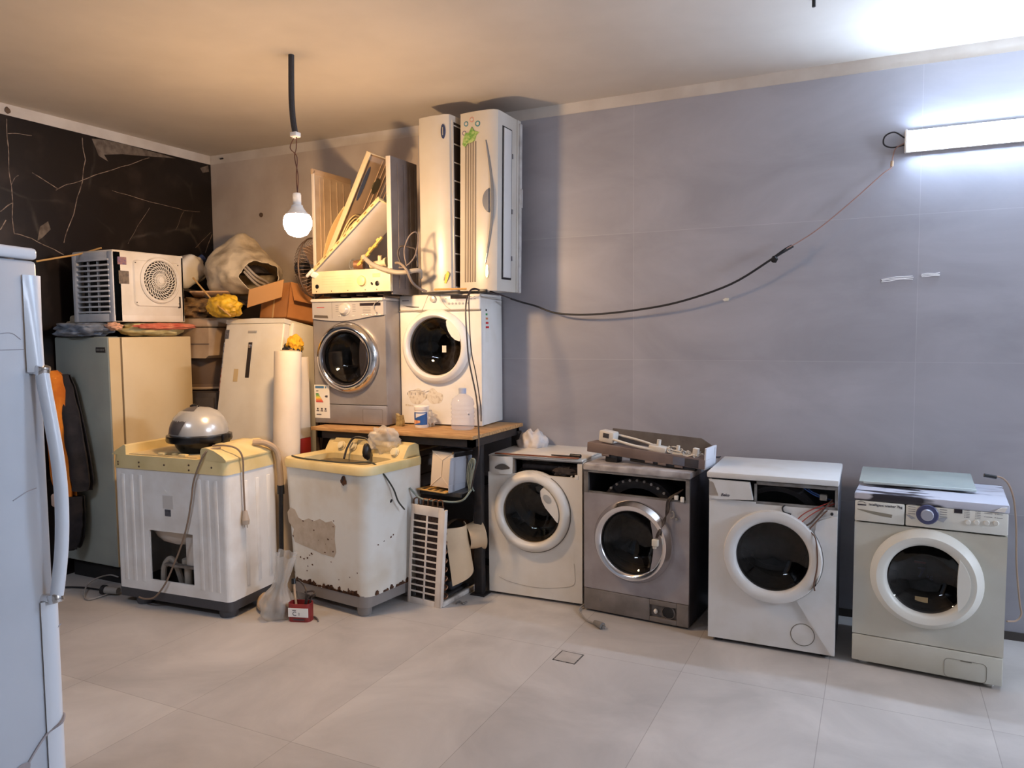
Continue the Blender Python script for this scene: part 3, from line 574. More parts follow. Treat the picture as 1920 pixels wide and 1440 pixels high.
def washer_lobe():
    W, H, D = .596, .88, .35
    t = thing('washing_machine', 'white front loader on the table under two upright air conditioners', 'washing machine', (2.134, -.406, TZ), R(4), group='front loading washers on the table')
    WW = mat('bright enamel', S(236, 234, 230), .3, c2=S(226, 222, 214), scale=7, lo=.45, hi=.8)
    shell(t, W, .868, D, .008, WW, WW, .02, 0)
    cx, cz = .272, .525
    b = MB(); b.hole(0, .008, W, .758, cx, cz, .2); b.build('front_panel', WW, t)
    cp = MB().box(0, -.012, .762, W, .018, .866, .012, 3)
    s_ = MB(); s_.tube([(.0, -.0125, .764), (.12, -.0125, .76), (.17, -.0125, .762), (.215, -.0125, .85), (.225, -.0125, .862)], .0014, 5); s_.tube([(.31, -.0125, .865), (.315, -.0125, .84), (.35, -.0125, .79), (.385, -.0125, .765)], .0014, 5); s_.tube([(.14, -.001, .757), (.19, -.003, .77), (.33, -.003, .77), (.37, -.001, .757)], .002, 5); s_.box(0, -.013, .7585, W, .0, .7615); s_.build('panel_seams', mat('seam beige', S(176, 166, 152), .7), t)
    b = MB(); b.prism([(.03, .8), (.06, .79), (.1, .784), (.15, .783), (.152, .788), (.1, .792)], -.0115, -.0135); b.build('drawer_grip', mat('grip dark', S(84, 76, 68), .5), t)
    MB().box(.025, -.0132, .828, .075, -.0118, .833).build('lettering', mat('dark print', S(70, 66, 74), .6), t)
    MB().lathe([(.022, 0), (.022, .012), (.019, .02), (0, .022)], (.261, -.012, .837), (0, -1, 0), 28).build('dial', mat('bright silver knob', S(206, 202, 196), .28, .3), t, 'silver dial knob')
    MB().box(.385, -.0138, .835, .512, -.0115, .858).build('display', DISPLAY, t)
    for k in range(6): MB().lathe([(.0075, 0), (.0075, .003), (0, .005)], (.375 + k * .025 + (.012 if k == 5 else 0), -.012, .805), (0, -1, 0), 14).build('button', mat('grey button', S(196, 190, 182), .4), t)
    for u in (.525, .552): cp.box(u, -.013, .83, u + .014, -.0118, .833, mi=1); cp.box(u, -.013, .845, u + .01, -.0118, .848, mi=1)
    cp.box(.345, -.013, .835, .358, -.0118, .838, mi=1); cp.build('control_panel', [WW, GREYTXT], t)
    tub(t, cx, cz, .2)
    d = door(t, cx, cz, .244, .19, WW, DGLASS2, .05, prof=[(.244, -.002), (.246, .012), (.24, .03), (.222, .046), (.206, .05), (.196, .04), (.191, .02), (.188, -.004)])
    A = arc(cx, cz, .21, 14, 60, 14); lob = [(.367, .69), (.37, .66), (.382, .625), (.405, .59), (.435, .565), (.465, .557)]
    b = MB(); plate(b, A + lob, .022, .03, bev=.96); b.build('door_handle', WW, d)
    MB().box(.295, .034, .485, .325, .037, .53).build('glass_sticker', STICK, d)
    b = MB(); b.prism(blobpoly(.12, .19, .065, .055, .18, 4), -.0004, -.0012); b.prism(blobpoly(.25, .19, .06, .05, .2, 9), -.0004, -.0012); b.prism([(.03, .135), (.09, .13), (.088, .12), (.03, .122)], -.0004, -.0012); b.build('label_residue', mat('label residue', S(222, 214, 200), .75, c2=S(196, 184, 166), scale=40, lo=.5, hi=.62), t)
    b = MB()
    for k, u in enumerate((.055, .085, .115, .15, .18)): b.tube([(u, -.0012, .222 + .006 * math.sin(k)), (u + .03, -.0012, .229)], .0016, 4, sub=1); b.box(u - .01, -.0015, .198, u - .006, -.0008, .215)
    b.build('residue_marks', GREYTXT, t)
    MM = [('label dark', S(40, 40, 44)), ('label%d' % 0, S(40, 140, 70)), ('label orange', S(220, 140, 90)), ('label6', S(200, 40, 40)), ('label6', S(200, 40, 40))]
    for k, (nm, c) in enumerate(MM):
        z = .755 - k * .028; MB().box(W - .0005, .072, z, W + .0012, .092 + .008 * k, z + .013).build('label_bar', mat(nm, c, .5), t)
    MB().box(W - .0005, .068, .55, W + .0006, .12, .79).build('energy_label', STICK, t)
    MB().lathe([(.006, 0), (0, .004)], (.5, 0, .08), (0, -1, 0), 10).build('screw', BLACK, t)
washer_lobe()

# ------------------------------------------------------------------ table under the upper washers
def table():
    t = thing('workbench', 'rough table with thin plywood top on black steel frame carrying two washing machines', 'table', (1.655, -.762, 0))
    L, D = 1.225, .70; Hh = TZ
    PLY = mat('plywood', S(190, 150, 100), .7, c2=S(150, 108, 66), scale=9, stretch=(1, 6, 6))
    MB().box(0, -.01, Hh - .022, L, D, Hh, .002).build('tabletop', PLY, t)
    BS = mat('black steel', S(36, 32, 32), .6, c2=S(58, 46, 40), scale=20, lo=.55, hi=.75)
    b = MB(); b.box(.02, .03, Hh - .075, L - .02, .07, Hh - .022); b.box(.02, D - .06, Hh - .075, L - .02, D - .02, Hh - .022); b.box(.02, .03, Hh - .075, .06, D - .02, Hh - .022); b.box(L - .06, .03, Hh - .075, L - .02, D - .02, Hh - .022); b.build('frame', BS, t)
    for x, y in ((L - .11, .19), (L - .06, D - .06), (.05, .19), (.05, D - .06)):
        b = MB().box(x - .0, y, 0, x + .055, y + .05, Hh - .05, .003); b.box(x - .02, y - .02, 0, x + .08, y + .07, .006); b.build('leg', BS, t)
    b = MB().box(.78, .03, .67, L - .11, D - .1, .678); b.box(.78, .03, .654, L - .11, .045, .67); b.build('lower_shelf', mat('grey steel shelf', S(84, 82, 82), .5, .4, c2=S(60, 56, 54), scale=14), t)
    MB().box(.9, .3, .63, L - .1, .33, .67).build('shelf_beam', BS, t)
table()

# ------------------------------------------------------------------ foreground refrigerator at left
def mirrored(wd):
    b = globals()['MB'](); b.M = Matrix.Translation((wd, 0, 0)) @ Matrix.Scale(-1, 4, (1, 0, 0)); return b
def front_fridge(MB=lambda: mirrored(.66)):
    # built from its far vertical edge (x = 0) towards the camera, then mirrored so that the door faces the room
    H = 1.93; Wd = .66; P = at(68, 466, 2, H)
    t = thing('refrigerator', 'pale blue-white refrigerator with long bowed handle in the left foreground', 'refrigerator', (P.x + Wd * .276, P.y - Wd * .961, 0), R(106))
    FW = mat('fridge white', S(182, 188, 196), .36, c2=S(174, 180, 188), scale=3, bump=.02, bscale=260)
    b = MB(); b.box(0, .075, .03, Wd, .66, H - .03, .01); b.build('cabinet', FW, t)
    MB().box(0, 0, .05, Wd, .07, H - .04, .012, 3).build('door', FW, t)
    MB().box(-.002, -.004, H - .036, Wd + .003, .66, H, .012, 3).build('top_cover', mat('gloss white', S(216, 220, 226), .15), t)
    for xx in (.05, Wd - .05): MB().cyl((xx, .1, 0), (xx, .1, .05), .02).build('foot', BLACK, t)
    HM = mat('handle white', S(214, 218, 224), .28)
    b = MB(); b.grid(lambda u, v: (-.002 + .066 * u + .012 * v * (1 - u), .0 - (.008 + .02 * v) * math.sin(PI * (.02 + .96 * u)) ** .7, 1.845 - (1.845 - 1.55) * v), 8, 10, thick=.005); b.build('upper_handle_mount', HM, t)
    b = MB(); b.grid(lambda u, v: (-.002 + .062 * u, .0 - (.02 - .01 * v) * math.sin(PI * (.02 + .96 * u)) ** .7, .83 - (.83 - .06) * v), 8, 14, thick=.005); b.build('lower_handle_mount', HM, t)
    b = MB(); b.tube([(.036, -.028, 1.56), (.034, -.034, 1.5), (.03, -.046, 1.4), (.028, -.062, 1.27), (.028, -.068, 1.15), (.028, -.062, 1.02), (.03, -.048, .91), (.032, -.034, .83)], .0195, 16, sub=5); h = b.build('handle', HM, t)
    for z, dy, sl in ((1.555, -.027, .3), (.838, -.034, -.25)):
        c = MB(); c.lathe([(.0, -.014), (.0215, -.014), (.0235, -.009), (.0235, .009), (.0215, .014), (0, .014)], (.034, dy, z), (0, sl, -1), 26); c.cyl((.045, .004, z), (.037, dy, z), .015, n=14); c.build('handle_collar', CHROME, h)
    b = MB(); b.tube([(-.006, .003, .44), (.0, -.014, .44), (.03, -.03, .43), (.06, -.006, .41), (.1, -.003, .385), (.14, -.003, .355)], .004, 6); b.blob((.16, -.003, .345), (.03, .004, .02), .3, 3, 4, 2); b.build('adhesive_strip', mat('grey residue', S(150, 142, 142), .6), t)
    for k, (pts, r) in enumerate((([(.0, -.019, .74), (.03, -.0195, .73), (.05, -.013, .722)], .002), ([(.05, -.0012, 1.19), (.09, -.0012, 1.185), (.14, -.0012, 1.17)], .0016), ([(.08, -.0012, 1.65), (.12, -.0012, 1.67), (.2, -.0012, 1.66)], .0012), ([(.07, -.0012, 1.62), (.16, -.0012, 1.62)], .0012))):
        MB().tube(pts, r, 5).build('scratch', mat('scratch grey', S(150, 150, 158), .7), t)
front_fridge()

# ------------------------------------------------------------------ tall fridge and the cooler on it
def tall_fridge():
    x0, x1, yf, yb, H = .015, .56, -1.415, -.76, 1.648
    t = thing('refrigerator', 'tall fridge with grey-green door and cream side standing by the black wall', 'refrigerator', (x0, yf, 0))
    Wd, D = x1 - x0, yb - yf
    GD = mat('grey green door', S(150, 156, 148), .45, c2=S(138, 144, 138), scale=3)
    CR = mat('aged cream', S(206, 186, 148), .45, c2=S(198, 176, 136), scale=2.5)
    MB().box(0, .1, .1, Wd, D, H - .004, .006).build('cabinet', CR, t)
    b = MB().box(0, 0, .125, Wd, .088, H, .012, 3); b.build('door', [GD], t)
    b = MB().box(Wd - .001, .004, .13, Wd + .0012, .084, H - .006); b.build('door_edge', CR, t)
    b = MB().box(.005, .088, .125, Wd - .004, .1, H - .01); b.build('door_seal', mat('seal brown', S(110, 92, 66), .7), t)
    MB().box(.02, .05, .0, Wd - .02, D - .02, .1).build('plinth', mat('black plinth', S(26, 24, 24), .6), t)
    b = MB().box(.425, -.005, 1.545, .52, .002, 1.58, .003); o = b.build('name_plate', mat('dark badge', S(62, 60, 58), .4, .3), t)
    m = MB()
    for k in range(5): m.box(.437 + k * .015, -.006, 1.556, .446 + k * .015, -.004, 1.569)
    m.build('badge_lettering', mat('badge silver', S(150, 148, 142), .4, .5), o)
    for k, (u, z) in enumerate(((.4, 1.2),)): pass
tall_fridge()
def air_cooler():
    x0, y0, z0, Wd, D, H = .145, -1.35, 1.745, .405, .555, .47
    t = thing('air_cooler', 'white boxy air cooler with louvres and round fan grille on top of the tall fridge', 'air cooler', (x0, y0, z0))
    CW = mat('cooler white', S(226, 218, 206), .45, c2=S(214, 204, 188), scale=5)
    CG = mat('cooler grey', S(204, 205, 208), .5, c2=S(186, 188, 192), scale=6)
    b = MB(); k = .02
    b.box(0, D - k, 0, Wd, D, H, .004); b.box(0, 0, H - k, Wd, D, H, .012, 3); b.box(0, 0, 0, Wd, D, .05, .006); b.box(Wd - k, 0, .04, Wd, D, H - .01, .004); b.box(0, .01, .04, k, D, H - .01); b.box(Wd - .04, .0, .0, Wd, .06, H - .005, .006)
    o = b.build('housing', CW, t)
    # louvred face (towards -y)
    g = MB(); g.box(.0, -.004, 0, .05, .03, H - .012, .006); g.box(Wd - .05, -.004, 0, Wd, .03, H - .012, .006); g.box(.05, -.004, 0, Wd - .05, .03, .055, .004); g.box(.05, -.004, H - .06, Wd - .05, .03, H - .012, .004)
    for z in [.06 + i * .034 for i in range(11)]:
        g.box(.05, -.01, z, Wd - .035, .006, z + .012, .002)
    for u in (.14, .235): g.box(u, .008, .05, u + .01, .02, H - .05)
    g.build('louvre_grille', CG, t)
    MB().box(.03, .06, .04, Wd - .03, .07, H - .04).build('cooling_pad', mat('dark pad', S(58, 54, 50), .9, c2=S(36, 32, 30), scale=60), t)
    # fan face (towards +x)
    f = MB(); P = rrect(.145, .11, .53, .415, .03); P = [(y, z - (.02 * math.sin(PI * (y - .145) / .385) if z < .2 else 0)) for y, z in P]
    f.prism(P, Wd, Wd + .012, axis='x', sc=.97, cen=(.34, .26)); f.build('fan_panel', CW, t)
    cy, cz = .345, .285
    r = MB()
    r.lathe([(.155, .0), (.158, .012), (.15, .02), (.138, .02), (.132, .012)], (Wd + .01, cy, cz), (1, 0, 0), 48)
    for i in range(30):
        a0 = 2 * PI * i / 30; P = []
        for k in range(7):
            rr = .02 + (.13 - .02) * k / 6; a = a0 + .9 * (k / 6) ** 1.2; P.append((Wd + .02, cy + rr * math.cos(a), cz + rr * math.sin(a)))
        r.tube(P, .0032, 4, sub=2)
    for rr in (.045, .07, .095, .12): r.tube([(Wd + .0215, cy + rr * math.cos(a * PI / 16), cz + rr * math.sin(a * PI / 16)) for a in range(32)], .003, 4, sub=1, closed=True)
    r.build('fan_grille', CW, t)
    MB().lathe([(.13, .0125), (0, .0126)], (Wd, cy, cz), (1, 0, 0), 32).build('fan_opening', mat('dark opening', S(44, 36, 32), .8), t)
    MB().lathe([(.02, .008), (.02, .016), (0, .018)], (Wd + .012, cy, cz), (1, 0, 0), 20).build('grille_hub', CW, t)
    MB().box(Wd - .001, .035, .375, Wd + .0015, .1, .425).build('sticker', mat('purple sticker', S(110, 92, 130), .5, c2=S(160, 120, 110), scale=60), t)
    MB().box(Wd - .001, .04, .25, Wd + .0015, .115, .335).build('sticker', mat('grey sticker', S(120, 106, 92), .5, c2=S(90, 80, 72), scale=50), t)
    for z, hh in ((.13, .05),): MB().box(Wd + .0, .5, .1, Wd + .014, .512, .18).build('slot', mat('dark opening', S(44, 36, 32), .8), t)
    for y, z in ((.16, .395), (.16, .13), (.5, .13), (.5, .4)): MB().lathe([(.006, .001), (0, .005)], (Wd + .01, y, z), (1, 0, 0), 10).build('screw', mat('dark opening', S(44, 36, 32), .8), t)
air_cooler()

def cloth(name, label, c, rad, amp, col, seed, cat='cloth', c2=None, flat=None, rot=0, sub=4, freq=2.5, group=None, rough=.95, cap=9):
    b = MB(); b.M = Matrix.Rotation(rot, 4, 'Z'); b.blob((0, 0, 0), rad, amp, freq, seed, sub, flat=flat)
    b.M = Matrix.Identity(4); b.v = [Vector((v.x, v.y, min(v.z, cap + .004 * math.sin(v.x * 60)))) + Vector(c) for v in b.v]
    o = b.build(name, mat('cloth ' + label[:18], col, rough, c2=c2 or tuple(k * .6 for k in col), scale=14, lo=.42, hi=.7, bump=.5, bscale=30), smooth=70)
    return tag(o, label, cat, group)
cloth('rag', 'crumpled grey-blue rag under the louvred side of the air cooler', (.27, -1.38, 1.7), (.22, .12, .06), .3, S(128, 138, 152), 2, c2=S(92, 96, 104), flat=-.05, freq=3, cap=.037)
cloth('rag', 'pale yellow folded cloth under the fan side of the air cooler', (.45, -1.0, 1.7), (.13, .25, .06), .2, S(208, 192, 140), 5, c2=S(180, 164, 112), flat=-.05, freq=3, cap=.037)
cloth('rag', 'pink and red cloth sticking out below the air cooler fan face', (.585, -.98, 1.715), (.03, .24, .022), .25, S(212, 130, 100), 8, c2=S(190, 90, 70), freq=4)
cloth('rag', 'small peach cloth tip poking out at the corner under the air cooler', (.55, -1.36, 1.715), (.05, .05, .024), .3, S(220, 170, 140), 11, freq=3, rot=.6)
cloth('rag', 'beige bundle behind the left end of the grey-blue rag', (.07, -1.25, 1.72), (.05, .1, .075), .2, S(150, 138, 118), 14, freq=3, flat=-.07)
def jug():
    t = thing('plastic_jug', 'white plastic jug with blue cap lying behind the air cooler', 'jug', (.20, -.60, 2.06), rx=R(-52), rz=R(-20))
    PW = mat('jug plastic', S(226, 218, 204), .4)
    b = MB(); b.box(-.13, -.1, 0, .13, .1, .24, .05, 4); b.lathe([(.09, .225), (.06, .26), (.028, .28), (.028, .3)], (0, 0, 0), (0, 0, 1), 24); b.build('body', PW, t, smooth=60)
    MB().lathe([(.03, .285), (.03, .315), (0, .316)], (0, 0, 0), (0, 0, 1), 20).build('cap', mat('blue cap', S(50, 70, 120), .45), t)
    MB().tube([(-.0, .03, .25), (0, .09, .25), (0, .12, .2), (0, .1, .12)], .014, 8).build('handle', PW, t)
jug()

# ------------------------------------------------------------------ jacket
def jacket():
    t = thing('jacket', 'orange and black work jacket hanging at the left side of the tall fridge', 'jacket', (.17, -1.5, .2))
    def sheet(pts, y, name, m, lab=None, th=.05):
        # pts: rows (z, x_left, x_right)
        b = MB(); n = len(pts)
        def fn(u, v):
            i = min(int(v * (n - 1)), n - 2); f = v * (n - 1) - i; z = pts[i][0] * (1 - f) + pts[i + 1][0] * f; a = pts[i][1] * (1 - f) + pts[i + 1][1] * f; c = pts[i][2] * (1 - f) + pts[i + 1][2] * f
            return (a + (c - a) * u, y - th * math.sin(PI * u) + .014 * noise.noise(Vector((u * 3, v * 7, 3))) + .008 * math.sin(u * 14 + v * 3), z)
        b.grid(fn, 14, 30, thick=.012); b.grid(lambda u, v: fn(u, v)[:1] + (y + .025,) + fn(u, v)[2:], 4, 20, thick=.006)
        return b.build(name, m, t, lab, smooth=70)
    OR = mat('orange cloth', S(222, 128, 32), .9, c2=S(200, 104, 20), scale=8, bump=.4, bscale=20); BK = mat('black cloth', S(30, 28, 32), .95, c2=S(44, 40, 42), scale=12, bump=.4, bscale=20)
    sheet([(1.2, -.06, .05), (1.12, -.12, .1), (.95, -.12, .15), (.8, -.06, .19), (.6, .0, .23), (.5, .03, .245), (.44, .05, .22)], .025, 'body_panel', BK, th=.045)
    sheet([(1.22, -.06, -.0), (1.19, -.09, .05), (1.1, -.1, .075), (.9, -.1, .08), (.7, -.09, .09), (.5, -.06, .105), (.4, -.04, .115)], -.012, 'orange_panel', OR, 'orange panel')
    o = sheet([(.4, -.03, .16), (.25, -.02, .16), (.12, -.01, .14), (.06, .01, .11), (.04, .03, .09)], .01, 'sleeve', BK, th=.04)
    b = MB(); b.box(-.02, -.085, .33, .1, -.03, .42, .018, 3); b.build('cuff', mat('pale cuff', S(206, 178, 160), .9), t)
jacket()

# ------------------------------------------------------------------ twin tub machine turned back to front
def twin_tub():
    t = thing('twin_tub_washer', 'white twin-tub washer with square hole in its ribbed back and beige top', 'washing machine', (.81, -1.60, 0), R(4.2))
    W, D = .88, .44
    WB = mat('ribbed white', S(234, 233, 230), .45, c2=S(220, 216, 210), scale=5); YB = mat('beige plastic', S(222, 202, 150), .5, c2=S(206, 184, 128), scale=5)
    DG = mat('dark grey plastic', S(66, 66, 70), .6)
    b = MB().prism(rrect(.0, .0, W, D, .03), .045, .1, axis='z'); b.build('base', DG, t)
    for x in (.16, W - .07):
        for y in (.06, D - .07):
            MB().lathe([(.0, 0), (.05, 0), (.055, .02), (.055, .05), (0, .05)], (x, y, 0), (0, 0, 1), 20).build('foot', DG, t)
    z0, z1 = .1, .852; hx0, hx1, hz0, hz1 = .272, .612, .172, .479; k = .012; r = .035
    b = MB()
    b.box(r, 0, z0, hx0, k, z1); b.box(hx1, 0, z0, W - r, k, z1); b.box(hx0, 0, z0, hx1, k, hz0); b.box(hx0, 0, hz1, hx1, k, z1)
    O = rrect(0, 0, W, D, r, 6); I = rrect(k, k, W - k, D - k, r - k, 6)
    wall = [(p, q) for p, q in zip(O, I)]; n = len(wall)
    for i in range(n):
        j = (i + 1) % n
        if O[i][1] < 1e-6 and O[j][1] < 1e-6: continue
        a, c = O[i], O[j]; e, g = I[i], I[j]
        b.add([(*a, z0), (*c, z0), (*c, z1), (*a, z1), (*e, z0), (*g, z0), (*g, z1), (*e, z1)], [(0, 1, 2, 3), (4, 7, 6, 5), (3, 2, 6, 7), (0, 4, 5, 1)])
    ribs = [(.06, z0 + .05, z1 - .04), (.13, z0 + .05, z1 - .04), (.2, z0 + .05, z1 - .04), (.66, z0 + .05, z1 - .04), (.72, z0 + .05, z1 - .04), (.78, z0 + .05, z1 - .04)]
    for u, a, c in ribs: b.box(u, -.003, a, u + .03, .004, c, .003)
    for v in (.14, .24, .34): b.box(W - .004, v, z0 + .06, W + .004, v + .03, z1 - .06, .004)
    b.build('body', WB, t)
    rim = MB()
    P = rrect(-.006, -.008, W + .006, D + .004, .045, 6)
    rim.prism(P, .848, .93, axis='z', sc=.985, cen=(W / 2, D / 2)); rim.build('top_rim', YB, t)
    b = MB().prism([(-.004, .928), (.03, .955), (.1, .992), (.112, .985), (.112, .928)], -.004, D - .01); b.build('left_shoulder', YB, t)
    b = MB().prism([(.70, .928), (.70, .985), (.712, 1.0), (.745, 1.002), (.8, .988), (.86, .958), (W + .006, .936), (W + .006, .928)], -.007, D); b.box(.62, .16, .928, .72, D, 1.0, .025, 3); b.build('control_hump', YB, t)
    b = MB().box(.1, .02, .9305, .65, D - .04, .936); b.build('tub_deck', mat('worn beige', S(214, 194, 148), .6, c2=S(180, 158, 112), scale=10), t)
    for x, y, s in ((.33, .03, .05), (.5, .02, .06), (.43, .04, .03)): MB().box(x, y, .934, x + s, y + .03, .95, .006).build('hinge_clip', YB, t)
    for u, z in ((.05, .885), (.05, .87), (.22, .89), (.22, .865), (.61, .895), (.61, .865), (.78, .89), (.42, .885)): MB().lathe([(.006, 0), (.005, .003), (0, .004)], (u, -.007, z), (0, -1, 0), 10).build('screw', mat('rusty screw', S(70, 52, 40), .6), t)
    b = MB(); b.blob((.38, .22, .5), (.27, .18, .17), .03, 1, 2, 3, flat=-.125); b.build('wash_tub', mat('inner tub', S(204, 196, 186), .5), t)
    b = MB().box(.5, .04, .24, .6, .2, .47, .03); b.build('valve_box', mat('inner tub', S(204, 196, 186), .5), t)
    b = MB(); b.tube([(.31, .06, .13), (.32, .06, .24), (.36, .07, .29), (.4, .08, .24), (.42, .1, .13)], .018, 10); b.build('inner_hose', mat('hose grey', S(150, 142, 132), .6), t)
    b = MB(); b.cyl((.49, .08, .12), (.49, .08, .25), .024); b.cyl((.49, .08, .25), (.49, .08, .3), .034, n=16); b.build('drain_valve', mat('valve grey', S(170, 162, 150), .6), t)
    b = MB().box(.36, .02, .26, .6, .05, .275); b.build('valve_bracket', METAL, t)
    MB().box(.02, .03, .1, W - .02, D - .03, .115).build('floor_pan', BLACK, t)
    MB().box(.405, -.002, .575, .45, .001, .615).build('sticker', mat('dark sticker', S(96, 96, 102), .5, c2=S(60, 60, 66), scale=60), t)
    MB().prism([(.398, .71), (.412, .735), (.43, .712)], .0, -.002).build('label_scrap', STICK, t)
    MB().box(.39, -.0012, .62, .47, .0005, .7).build('label_residue', mat('label ghost', S(200, 196, 190), .8), t)
    br = mat('beige cord', S(128, 108, 90), .6)
    b = MB(); b.tube([(.8, .05, 1.0), (.75, -.005, .985), (.71, -.02, .92), (.65, -.016, .8), (.63, -.016, .7), (.59, -.014, .55), (.53, -.014, .4), (.45, -.014, .25), (.4, -.02, .16), (.33, -.03, .08), (.26, -.035, .06), (.2, -.03, .062)], .0055, 7); b.build('power_lead', br, t)
    b = MB(); b.tube([(.75, .04, 1.01), (.83, .06, 1.012), (.886, .09, .99), (.905, .11, .93), (.9, .115, .8), (.9, .118, .62)], .0055, 7); o = b.build('power_cord', br, t)
    b = MB(); b.cyl((.902, .118, .62), (.905, .118, .565), .012, .022, 14); b.cyl((.905, .118, .565), (.905, .118, .54), .023, .02, 14); b.cyl((.895, .118, .54), (.895, .118, .52), .003, n=8); b.cyl((.915, .118, .54), (.915, .118, .52), .003, n=8); b.build('plug', mat('plug beige', S(176, 160, 142), .5), o)
    b = MB(); b.tube([(.82, .3, .995), (.88, .34, .99), (.915, .4, .93), (.92, .42, .8), (.918, .425, .7)], .019, 10); b.build('drain_hose', mat('hose beige', S(176, 152, 124), .6), t)
    b = MB(); b.cyl((.918, .425, .715), (.918, .425, .66), .022); b.tube([(.918, .425, .66), (.915, .42, .4), (.91, .42, .1)], .014, 8); b.build('hose_end', BLACK, t)
    b = MB(); b.tube([(.86, .3, .06), (.92, .2, .03), (.99, .15, .03), (1.07, .17, .03), (1.12, .24, .03)], .02, 10); b.build('floor_hose', mat('hose beige', S(176, 152, 124), .6), t)
twin_tub()
def dome():
    t = thing('vacuum_head', 'silver dome-shaped vacuum head with black rim resting on the twin-tub washer', 'vacuum cleaner part', (1.265, -1.34, .94), R(10)); SC = Matrix.Diagonal((.72, .72, .98, 1))
    def MB(f=globals()['MB']):
        b = f(); b.M = SC; return b
    b = MB().lathe([(0, 0), (.16, 0), (.19, .03), (.205, .06), (.262, .065), (.268, .075), (.265, .105), (.235, .112), (0, .112)], (0, 0, 0), (0, 0, 1), 48); b.box(-.3, -.03, .065, -.25, .03, .11, .008); b.box(.25, -.05, .05, .28, .04, .115, .01); b.build('rim', mat('gloss black', S(18, 17, 18), .25), t)
    SD = mat('silver dome', S(190, 188, 184), .24, .35)
    d = MB().lathe([(.235, .105), (.238, .13), (.228, .17), (.2, .215), (.155, .25), (.09, .272), (0, .28)], (0, 0, 0), (0, 0, 1), 48); d.build('dome', SD, t, smooth=60)
    g = MB()
    # darker panel wrapping the left part of the dome
    def fn(u, v):
        a = PI * (.7 + (.78 + .22 * v) * u); ph = (.03 + .95 * v) * PI / 2
        return (.2435 * math.cos(a) * math.cos(ph), .2435 * math.sin(a) * math.cos(ph), .112 + .174 * math.sin(ph))
    g.grid(fn, 16, 12); g.build('dark_panel', mat('dark metallic', S(98, 93, 92), .35, .3), t, smooth=60)
    b = MB().blob((-.03, -.01, .283), (.045, .03, .014), .05, 1, 1, 3); b.build('knob', mat('gloss black', S(18, 17, 18), .25), t)
    v = MB()
    for i in range(5):
        for j in range(3):
            a = R(-72 + i * 5); ph = R(36 + j * 7); p = Vector((.241 * math.cos(a) * math.cos(ph), .241 * math.sin(a) * math.cos(ph), .112 + .172 * math.sin(ph))); v.cyl(p * 1.0, p * 1.0 + p.normalized() * .003, .006, n=8)
    v.build('vent_holes', mat('vent grey', S(110, 104, 100), .5), t)['kind'] = 'stuff'
dome()

# ------------------------------------------------------------------ the heap between the tall fridge and the table
def leaning_fridge():
    t = thing('refrigerator', 'white narrow fridge leaning back beside the tall cream fridge, dark handle slot in its door', 'refrigerator', (.83, -.985, .095), rx=R(-10.5))
    W, D, H = .54, .5, 1.70
    FW = mat('warm white', S(226, 220, 206), .4, c2=S(214, 206, 190), scale=4)
    MB().box(.006, .07, 0, W + .02, D, H - .02, .01).build('cabinet', FW, t)
    MB().box(0, 0, .04, W, .062, H - .035, .012, 3).build('door', FW, t)
    b = MB().prism([(0, .0), (W, .0), (W, .03), (W * .5, .036), (0, .026)], 0, .5); b.M = Matrix.Identity(4); b.v = [Vector((v.x, v.y, v.z + H - .035)) for v in b.v]; b.build('top_cover', FW, t)
    b = MB().box(.235, -.004, 1.28, .27, .012, 1.53, .003); o = b.build('handle_recess', mat('dark slot', S(40, 30, 24), .5), t)
    MB().box(.24, -.006, 1.49, .266, -.002, 1.515, .002).build('handle_clip', CHROME2, o)
    MB().box(.22, -.003, 1.595, .3, .001, 1.612, .001).build('name_plate', mat('silver badge', S(190, 186, 176), .35, .5), t)
    MB().box(.125, -.002, 1.25, .165, .001, 1.34).build('paper_label', mat('tan label', S(200, 176, 132), .7), t)
    b = MB(); b.box(-.002, .003, 1.54, .0005, .06, 1.62, mi=0); b.box(-.002, .003, 1.35, .0005, .06, 1.53, mi=1); b.box(-.002, .003, 1.18, .0005, .06, 1.345, mi=2); b.box(-.0022, .01, 1.25, .0, .05, 1.3, mi=0); b.box(.003, -.002, 1.555, .04, .0005, 1.62, mi=0)
    b.build('side_stickers', [mat('dark sticker', S(96, 96, 102), .5), mat('blue sticker', S(96, 110, 140), .5, c2=S(200, 200, 205), scale=50), mat('red sticker', S(150, 70, 66), .5, c2=S(200, 190, 180), scale=40)], t)
    for z in (.75, .9, 1.15): MB().lathe([(.005, 0), (0, .003)], (W + .02, .2, z), (1, 0, 0), 8).build('screw', mat('rusty screw', S(70, 52, 40), .6), t)
leaning_fridge()
DARKBOX = mat('dim grey cabinet', S(70, 62, 56), .7, c2=S(54, 46, 42), scale=5)
